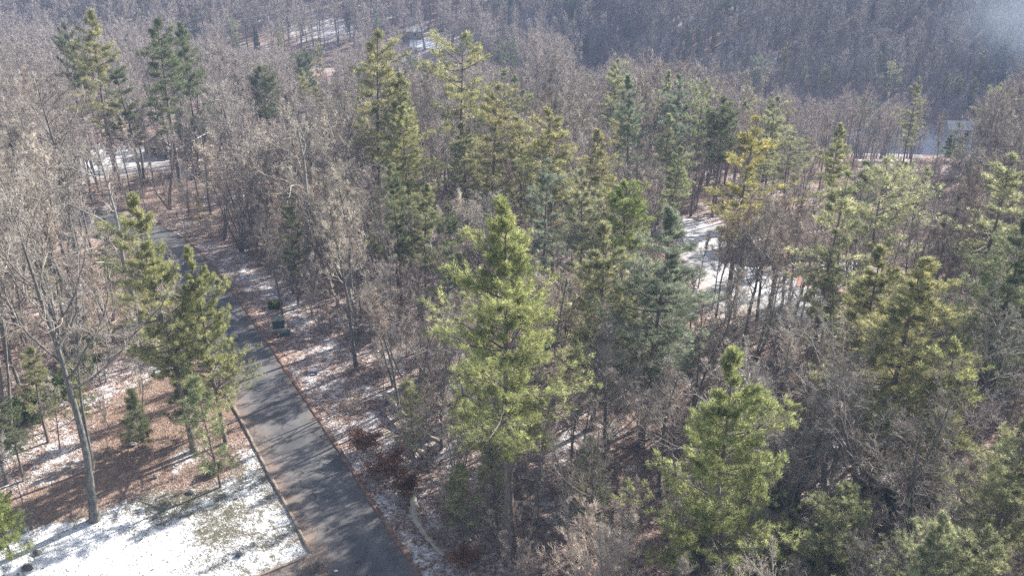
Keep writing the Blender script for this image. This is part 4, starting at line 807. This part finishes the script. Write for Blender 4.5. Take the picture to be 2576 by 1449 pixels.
# ------------------------------------------------------------------ the woods beyond (too many to count) and brush on the floor
def scatter(name, pts, protos, kind_label):
    """pts: list of (x,y,z,rot,scale,index); protos: list of lists of source objects"""
    me = bpy.data.meshes.new(name); me.vertices.add(len(pts)); A = np.array(pts, np.float32)
    me.vertices.foreach_set('co', A[:, :3].ravel())
    for nm, col, tp in (('rot', A[:, 3], 'FLOAT'), ('sca', A[:, 4], 'FLOAT')):
        a = me.attributes.new(nm, tp, 'POINT'); a.data.foreach_set('value', col)
    a = me.attributes.new('idx', 'INT', 'POINT'); a.data.foreach_set('value', A[:, 5].astype(np.int32))
    o = link(name, me); g = bpy.data.node_groups.new(name, 'GeometryNodeTree')
    g.interface.new_socket('Geometry', in_out='INPUT', socket_type='NodeSocketGeometry'); g.interface.new_socket('Geometry', in_out='OUTPUT', socket_type='NodeSocketGeometry')
    gi = g.nodes.new('NodeGroupInput'); go = g.nodes.new('NodeGroupOutput'); acc = None
    def at_(nm, dt):
        n = g.nodes.new('GeometryNodeInputNamedAttribute'); n.data_type = dt; n.inputs[0].default_value = nm
        return [s for s in n.outputs if s.enabled and s.name == 'Attribute'][0]
    rot = at_('rot', 'FLOAT'); sca = at_('sca', 'FLOAT'); ix = at_('idx', 'INT')
    cx = g.nodes.new('ShaderNodeCombineXYZ'); g.links.new(rot, cx.inputs[2])
    J = g.nodes.new('GeometryNodeJoinGeometry')
    for k, objs in enumerate(protos):
        jj = g.nodes.new('GeometryNodeJoinGeometry')
        for ob in objs:
            oi = g.nodes.new('GeometryNodeObjectInfo'); oi.inputs['Object'].default_value = ob; oi.transform_space = 'ORIGINAL'
            g.links.new(oi.outputs['Geometry'], jj.inputs[0])
        cmp_ = g.nodes.new('FunctionNodeCompare'); cmp_.data_type = 'INT'; cmp_.operation = 'EQUAL'
        ins = [s for s in cmp_.inputs if s.enabled]; g.links.new(ix, ins[0]); ins[1].default_value = k
        ip = g.nodes.new('GeometryNodeInstanceOnPoints'); g.links.new(gi.outputs[0], ip.inputs['Points']); g.links.new(cmp_.outputs[0], ip.inputs['Selection'])
        g.links.new(jj.outputs[0], ip.inputs['Instance']); g.links.new(cx.outputs[0], ip.inputs['Rotation']); g.links.new(sca, ip.inputs['Scale'])
        g.links.new(ip.outputs[0], J.inputs[0])
    g.links.new(J.outputs[0], go.inputs[0])
    md = o.modifiers.new('scatter', 'NODES'); md.node_group = g; o['kind'] = 'stuff'; return o
def src(pr): return [next(o for o in COL.objects if o.data == m_) for m_ in pr[:2] if m_ and any(o.data == m_ for o in COL.objects)]
protoB = [src(p) for p in BARE+[BIG[0]]]; Hs = [p[2] for p in BARE+[BIG[0]]]
pw = []
for b in rest_near:
    k = random.randrange(len(protoB)); pw.append((b[0], b[1], float(ter(b[0], b[1]))-0.1, random.uniform(0, 6.28), b[2]/Hs[k], k))
for (x, y) in poisson(120000, 170, 380, 3.05, 0.60):
    if any(inpoly(np.array([x]), np.array([y]), P_)[0] for P_ in PADS): continue
    h = random.uniform(12.5, 17.5)
    if y < 300: h = fit(x, y, h)
    if blocks(x, y, h, 6, False): continue
    k = random.randrange(len(protoB)); pw.append((x, y, float(ter(x, y))-0.1, random.uniform(0, 6.28), h/Hs[k], k))
# sides, so that a step to the side still looks into wood
for _ in range(260):
    y = random.uniform(40, 150); x = random.choice((-1, 1))*(y*0.6+16+random.uniform(0, 30)); k = random.randrange(len(protoB))
    if not inpoly(np.array([x]), np.array([y]), ROADP)[0]: pw.append((x, y, float(ter(x, y))-.1, random.uniform(0, 6.28), random.uniform(13, 18)/Hs[k], k))
woods = scatter('distant_woods', pw, protoB, ''); woods.color = (0.95, 0.9, 0.9, 1); woods['label'] = 'mass of bare grey winter trees filling the valley and far hillside'
pe = []
for (x, y) in poisson(1600, 170, 360, 9.0, 0.60):
    if random.random() < 0.45 and not blocks(x, y, 12, 6, True):
        k = random.randrange(4); pe.append((x, y, float(ter(x, y))-0.1, random.uniform(0, 6.28), random.uniform(8, 14)/20, k))
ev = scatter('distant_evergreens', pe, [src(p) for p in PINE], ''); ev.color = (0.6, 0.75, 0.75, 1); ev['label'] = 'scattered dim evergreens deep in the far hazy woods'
# brush
bobj = link('brush', BRUSH[0]); bx, by = at(1180, 1400); bobj.location = (bx, by, 0); tag(bobj, 'tangle of thin brown brush right of the curved log end', 'brush'); bobj.color = (0.8, 0.72, 0.66, 1)
pb = []
for _ in range(6000):
    y = math.sqrt(random.uniform(28**2, 150**2)); x = random.uniform(-1, 1)*(y*0.58+6)
    if inpoly(np.array([x]), np.array([y]), ROADP)[0] or inpoly(np.array([x]), np.array([y]), YARD)[0]: continue
    if any(inpoly(np.array([x]), np.array([y]), P_)[0] for P_ in PADS): continue
    if inpoly(np.array([x]), np.array([y]), VERGE)[0] and random.random() < 0.9: continue
    pb.append((x, y, float(ter(x, y)), random.uniform(0, 6.28), random.uniform(0.5, 1.5), 0))
br = scatter('undergrowth', pb, [[bobj]], ''); br.color = (0.85, 0.76, 0.72, 1); br['label'] = 'thin brown twiggy undergrowth across the forest floor'

# ------------------------------------------------------------------ houses
def gable_house(name, x, y, rz, lx, ly, wall, roof_h, mats, label, windows, chimney=None, porch=False, over=0.4):
    wm, rm, tm = mats; e = empty(name, x, y, float(ter(x, y)), rz); tag(e, label, 'house' if lx > 6 else 'shed')
    a, b = lx/2, ly/2
    V = [(-a, -b, 0), (a, -b, 0), (a, b, 0), (-a, b, 0), (-a, -b, wall), (a, -b, wall), (a, b, wall), (-a, b, wall), (-a, 0, wall+roof_h), (a, 0, wall+roof_h)]
    prism('wall', V, [(0, 1, 5, 4), (2, 3, 7, 6), (1, 2, 6, 9, 5), (3, 0, 4, 8, 7)], wm, e)
    o = over; k = roof_h/b; z0 = wall-k*o; t = 0.14; zr = wall+roof_h
    V = []
    for dz in (0.03, t):
        V += [(-a-o, -b-o, z0+dz), (a+o, -b-o, z0+dz), (a+o, 0, zr+dz), (-a-o, 0, zr+dz), (a+o, b+o, z0+dz), (-a-o, b+o, z0+dz)]
    F = [(0, 1, 2, 3), (3, 2, 4, 5), (6, 9, 8, 7), (9, 11, 10, 8), (0, 6, 7, 1), (5, 4, 10, 11), (1, 7, 8, 2), (2, 8, 10, 4), (0, 3, 9, 6), (3, 5, 11, 9)]
    rf = prism('roof', V, F, rm, e)
    P = [((-a-o-.02, -b-o-.02, z0+.05), (a+o+.02, -b-o-.02, z0+.05)), ((-a-o-.02, b+o+.02, z0+.05), (a+o+.02, b+o+.02, z0+.05))]
    for s in (-1, 1):
        for q in (-1, 1): P.append(((s*(a+o+.03), q*(b+o), z0+.05), (s*(a+o+.03), 0, zr+.05)))
    bars('fascia', P, 0.11, tm, rf)
    for (side, p, zc, w_, h_) in windows:
        wdo = None
        if side in ('front', 'back'):
            s = -1 if side == 'front' else 1; y0 = s*b; fr = [(p-w_/2-.08, min(y0, y0+s*.05), zc-h_/2-.08, p+w_/2+.08, max(y0, y0+s*.05), zc+h_/2+.08)]
            gl = [(p-w_/2, min(y0+s*.052, y0+s*.07), zc-h_/2, p+w_/2, max(y0+s*.052, y0+s*.07), zc+h_/2)]
        else:
            s = -1 if side == 'left' else 1; x0 = s*a; fr = [(min(x0, x0+s*.05), p-w_/2-.08, zc-h_/2-.08, max(x0, x0+s*.05), p+w_/2+.08, zc+h_/2+.08)]
            gl = [(min(x0+s*.052, x0+s*.07), p-w_/2, zc-h_/2, max(x0+s*.052, x0+s*.07), p+w_/2, zc+h_/2)]
        wdo = boxes('window', fr, tm, e); boxes('pane', gl, M['glass'], wdo)
    if chimney:
        cx, cy2 = chimney; boxes('chimney', [(cx-.4, cy2-.4, wall, cx+.4, cy2+.4, zr+1.0)], M['brick'], rf, 0.03)
    if porch:
        pd = 2.6; pt = wall-0.35
        V = [(-a-o, -b-pd, pt-.35), (a+o, -b-pd, pt-.35), (a+o, -b-o+.1, z0-.02), (-a-o, -b-o+.1, z0-.02)]; V2 = [(p[0], p[1], p[2]+.12) for p in V]
        pr_ = prism('porch_roof', V+V2, [(0, 3, 2, 1), (4, 5, 6, 7), (0, 1, 5, 4), (1, 2, 6, 5), (3, 0, 4, 7), (2, 3, 7, 6)], rm, e)
        bars('fascia', [((-a-o, -b-pd-.03, pt-.3), (a+o, -b-pd-.03, pt-.3)), ((-a-o-.03, -b-pd, pt-.3), (-a-o-.03, -b-o, z0)), ((a+o+.03, -b-pd, pt-.3), (a+o+.03, -b-o, z0))], 0.1, tm, pr_)
        for k_ in range(5):
            px = -a+k_*(2*a)/4; boxes('porch_post', [(px-.08, -b-pd+.2, 0.3, px+.08, -b-pd+.36, pt-.34)], tm, e)
        boxes('porch_floor', [(-a, -b-pd, 0, a, -b-.01, 0.3)], M['timber'], e)
        bars('railing', [((-a, -b-pd+.28, 1.25), (a, -b-pd+.28, 1.25)), ((-a, -b-pd+.28, 0.45), (a, -b-pd+.28, 0.45))]+[((q_, -b-pd+.28, .45), (q_, -b-pd+.28, 1.25)) for q_ in np.arange(-a+.3, a, .3)], 0.03, tm, e)
    return e
hx, hy = at(408, 398)
gable_house('house', hx+1.6, hy+6.0, math.radians(72), 12.0, 6.0, 2.9, 1.9, (M['tan_siding'], M['dark_shingle'], M['white_paint']), 'dark-roofed house with white fascia by the upper left driveway',
            [('front', -2.4, 1.7, 1.1, 1.2), ('front', 1.8, 1.7, 1.1, 1.2), ('left', 1.2, 1.8, 1.1, 1.2), ('left', -1.2, 1.4, 0.9, 2.0), ('right', 0, 1.8, 1.1, 1.2)], (2.2, 1.0))
hx, hy = at(1995, 655)
gable_house('house', hx-1.0, hy+4.6, math.radians(18), 8.0, 4.4, 2.7, 0.9, (M['tan_siding'], M['dark_shingle'], M['white_paint']), 'low house with white fascia and railed porch behind the pale court',
            [('front', -2.6, 1.6, 1.1, 1.1), ('front', 0.4, 1.6, 1.3, 1.1), ('front', 2.8, 1.3, .9, 1.8), ('left', 0, 1.8, 1.1, 1.2), ('right', 0, 1.8, 1.1, 1.2)], None, True)
hx, hy = at(2414, 356)
gable_house('shed', hx, hy+1.8, math.radians(-4), 5.8, 4.6, 2.4, 1.3, (M['pale_siding'], M['metal_roof'], M['white_paint']), 'small pale outbuilding with cream roof beyond the upper right driveway', [('front', -1.3, 1.4, 0.8, 0.8), ('front', 1.2, 1.2, 1.0, 1.8)], None, False, 0.25)
hx, hy = at(1043, 99)
gable_house('shed', hx, hy+1, math.radians(6), 4.4, 3.2, 2.2, 0.9, (M['tan_siding'], M['metal_roof'], M['white_paint']), 'tiny shed with a white roof by the far snowy road', [('front', 0, 1.2, 0.8, 0.9)], None, False, 0.2)
# timber swing frame beyond
sx, sy = at(2010, 290); sz = float(ter(sx, sy)); e = empty('swing_frame', sx, sy, sz, math.radians(8)); tag(e, 'pale timber swing frame with splayed legs in the far right wood', 'swing frame')
bars('top_beam', [((-2.0, 0, 2.6), (2.0, 0, 2.6))], 0.10, M['timber'], e)
for s in (-1, 1):
    for q in (-1, 1): bars('leg', [((s*1.8, 0, 2.55), (s*2.3, q*1.1, 0))], 0.08, M['timber'], e)
bars('swing_chain', [((-0.9, 0, 2.55), (-0.9, 0, 0.7)), ((-0.4, 0, 2.55), (-0.4, 0, 0.7))], 0.02, M['green_metal'], e); boxes('swing_seat', [(-0.95, -.12, .64, -.35, .12, .70)], M['timber'], e)

# ------------------------------------------------------------------ utility box, sign plate, logs, rocks
ux, uy = at(703, 838); e = empty('utility_box', ux, uy, 0, math.radians(16)); tag(e, 'dark green metal utility cabinet on a pad beside the road verge', 'utility box')
boxes('body', [(-0.52, -0.35, 0.06, 0.52, 0.42, 0.78)], M['green_metal'], e, 0.03)
lid = prism('lid', [(-.56, -.40, .79), (.56, -.40, .79), (.56, .46, .79), (-.56, .46, .79), (-.54, -.36, .86), (.54, -.36, .86), (.54, .44, .97), (-.54, .44, .97)], CUBE_F, M['green_metal_top'], e)
boxes('door', [(-0.46, -0.385, 0.12, 0.46, -0.353, 0.72)], M['green_metal'], e, 0.01); boxes('handle', [(-0.05, -0.42, 0.38, 0.05, -0.387, 0.5)], M['green_metal_top'], [o for o in COL.objects if o.name.startswith('door')][-1])
boxes('pad', [(-0.75, -0.6, 0.0, 0.75, 0.6, 0.06)], M['concrete'], e, 0.01)
ux2, uy2 = at(712, 852); e = empty('utility_pedestal', ux2+0.3, uy2-0.35, 0, math.radians(16)); tag(e, 'low dark green pedestal box just in front of the utility cabinet', 'utility box')
boxes('body', [(-0.45, -0.25, 0.0, 0.45, 0.25, 0.36)], M['green_metal'], e, 0.03); prism('lid', [(-.49, -.29, .362), (.49, -.29, .362), (.49, .29, .362), (-.49, .29, .362), (-.40, -.2, .43), (.40, -.2, .43), (.40, .2, .43), (-.40, .2, .43)], CUBE_F, M['green_metal'], e)
wx, wy = at(791, 957); e = empty('yard_sign', wx, wy, 0, math.radians(12)); tag(e, 'small blue sign on a low post in the snowy leaves', 'sign')
e.rotation_euler = (math.radians(-50), 0, math.radians(20)); boxes('board', [(-0.30, -0.02, 0.16, 0.30, 0.02, 0.48)], M['blue_paint'], e, 0.01); boxes('stripe', [(-0.24, -0.03, 0.28, 0.06, -0.022, 0.35)], M['white_paint'], e)
for s in (-1, 1): boxes('leg', [(s*.25-.012, -.012, -0.15, s*.25+.012, .012, 0.158)], M['stone'], e)
def log(name, pts, r0, r1, label, group=None, m=None, stubs=True):
    P = []; n = len(pts)
    for (u, v, z) in pts:
        x, y = at(u, v); P.append((x, y, z))
    P = np.array(P); t = np.linspace(0, n-1, 14); Q = np.stack([np.interp(t, np.arange(n), P[:, k]) for k in range(3)], 1); Q += np.random.default_rng(int(pts[0][0])).normal(0, 0.03, Q.shape)
    R = np.linspace(r0, r1, 14); V, F = tubes(Q[None], R[None], 9); o = Q[0].copy()
    e = empty(name, *o); tag(e, label, 'log', group); link('trunk', mesh_np('trunk', V-o, F, m or M['bark_pale'], smooth=True), e, (0.85, 0.8, 0.72))
    if stubs:
        S = Q[[3, 6, 8, 10]]; rg = np.random.default_rng(3); D = rg.normal(0, 1, (4, 3)); D[:, 2] = abs(D[:, 2])+.3
        P1, R1 = grow(rg, S, D, rg.uniform(0.4, 1.4, 4), np.full(4, r1*0.5), np.full(4, 0.01), 5, 0.1, 0); V, F = tubes(P1-o, R1, 4); link('branch', mesh_np('branch', V, F, M['bark_grey']), e)
    # cut end discs
    return e
log('fallen_log', [(968, 1008, 0.5), (1010, 1055, 0.5), (1072, 1106, 0.35), (1120, 1130, 0.2)], 0.22, 0.15, 'straight fallen trunk lying across the snow below the young pine')
log('fallen_log', [(1043, 1262, 0.55), (1044, 1310, 0.25), (1062, 1345, 0.15), (1090, 1375, 0.14), (1118, 1404, 0.12)], 0.26, 0.13, 'curved grey fallen log beside the road verge at the bottom')
log('fallen_log', [(1020, 1120, 0.2), (1060, 1150, 0.18), (1095, 1185, 0.15)], 0.13, 0.08, 'short thin fallen log below the straight fallen trunk')
def rock(u, v, s, label, col='stone'):
    rg = np.random.default_rng(int(u)); x, y = at(u, v); bpyme = bpy.data.meshes.new('rock'); import bmesh
    bm = bmesh.new(); bmesh.ops.create_icosphere(bm, subdivisions=3, radius=1.0)
    ph = rg.uniform(0, 6, 6)
    for q in bm.verts:
        c = q.co; k = 1+0.18*math.sin(3*c.x+ph[0])*math.cos(2.5*c.y+ph[1])+0.12*math.sin(5*c.z+ph[2]+2*c.x); q.co = (c.x*k*s, c.y*k*s*0.7, max(-0.2, c.z)*k*s*0.45)
    bm.to_mesh(bpyme); bm.free(); bpyme.materials.append(M[col]); o = link('rock', bpyme); o.location = (x, y, 0); tag(o, label, 'rock'); return o
rock(393, 1200, 0.22, 'flat pale stone on the straw between the two left trunks')
rock(95, 1392, 0.28, 'dark stone in the snowy lawn near the left edge', 'dark_stone')
rock(70, 1430, 0.34, 'long dark stone in the snow at the bottom left', 'dark_stone')
rock(335, 1118+2, 0.28, 'dark stone on the straw left of the tall pine trunk')
rock(483, 1238, 0.28, 'dark stump-like stone at the snow edge below the tall pine')
rock(602, 1398, 0.25, 'dark grey stone on the snowy lawn near the driveway', 'dark_stone')
rock(845, 1400+38, 0.12, 'white stone on the driveway seam at the bottom', 'snow')

# ------------------------------------------------------------------ air
def vol_box(name, x0, y0, z0, x1, y1, z1, dens, col, an=0.0):
    m = bpy.data.materials.new(name); m.use_nodes = True; t = m.node_tree; t.nodes.clear(); o_ = t.nodes.new('ShaderNodeOutputMaterial'); p = t.nodes.new('ShaderNodeVolumePrincipled')
    p.inputs['Color'].default_value = (*col, 1); p.inputs['Density'].default_value = dens; p.inputs['Anisotropy'].default_value = an; t.links.new(p.outputs[0], o_.inputs['Volume'])
    o = boxes(name, [(x0, y0, z0, x1, y1, z1)], m); o['kind'] = 'stuff'; return o, m, p
zmin = float(ter(gx, gy).min()); zmax = float(ter(gx, gy).max())
so_ = None
vol_box('haze', -702, -262, zmin-1, 702, 1002, max(zmax+24, 50), 0.00038, (0.48, 0.64, 1.0))

# smoke hanging in the valley at the upper right: a soft-edged cloud, denser towards its middle
def smoke(name, c, rx, ry, rz, dens, seed, label):
    me = bpy.data.meshes.new(name); import bmesh
    bm = bmesh.new(); bmesh.ops.create_icosphere(bm, subdivisions=3, radius=1.0); bm.to_mesh(me); bm.free()
    m = bpy.data.materials.new(name); m.use_nodes = True; t = m.node_tree; t.nodes.clear(); o_ = t.nodes.new('ShaderNodeOutputMaterial'); p = t.nodes.new('ShaderNodeVolumePrincipled')
    p.inputs['Color'].default_value = (0.66, 0.80, 0.95, 1)
    tc = coords(t); ln = node(t, 'ShaderNodeVectorMath', operation='LENGTH'); L(t, tc, ln.inputs[0])
    f = noise(t, tc, 1.8, 4, 0.6, 0.5); fall = ramp(t, ln.outputs['Value'], [(0.1, 1.0), (0.95, 0.0)])
    d = mth(t, 'MULTIPLY', mth(t, 'MULTIPLY', fall, fall), ramp(t, f, [(0.3, 0.15), (0.7, 1.0)])); L(t, mth(t, 'MULTIPLY', d, dens), p.inputs['Density']); t.links.new(p.outputs[0], o_.inputs['Volume'])
    me.materials.append(m); o = link(name, me); o.location = c; o.scale = (rx, ry, rz); o['kind'] = 'stuff'; o['label'] = label
x, y = at(2560, 165); smoke('smoke', (x+6, y-12, float(ter(x, y))+14), 42, 28, 24, 0.06, 1, 'pale blue smoke drifting over the valley at the upper right')
x, y = at(2000, 10); smoke('smoke', (x+12, y-12, float(ter(x, y))+20), 110, 28, 22, 0.04, 2, 'thin smoke veil along the top of the far hillside')
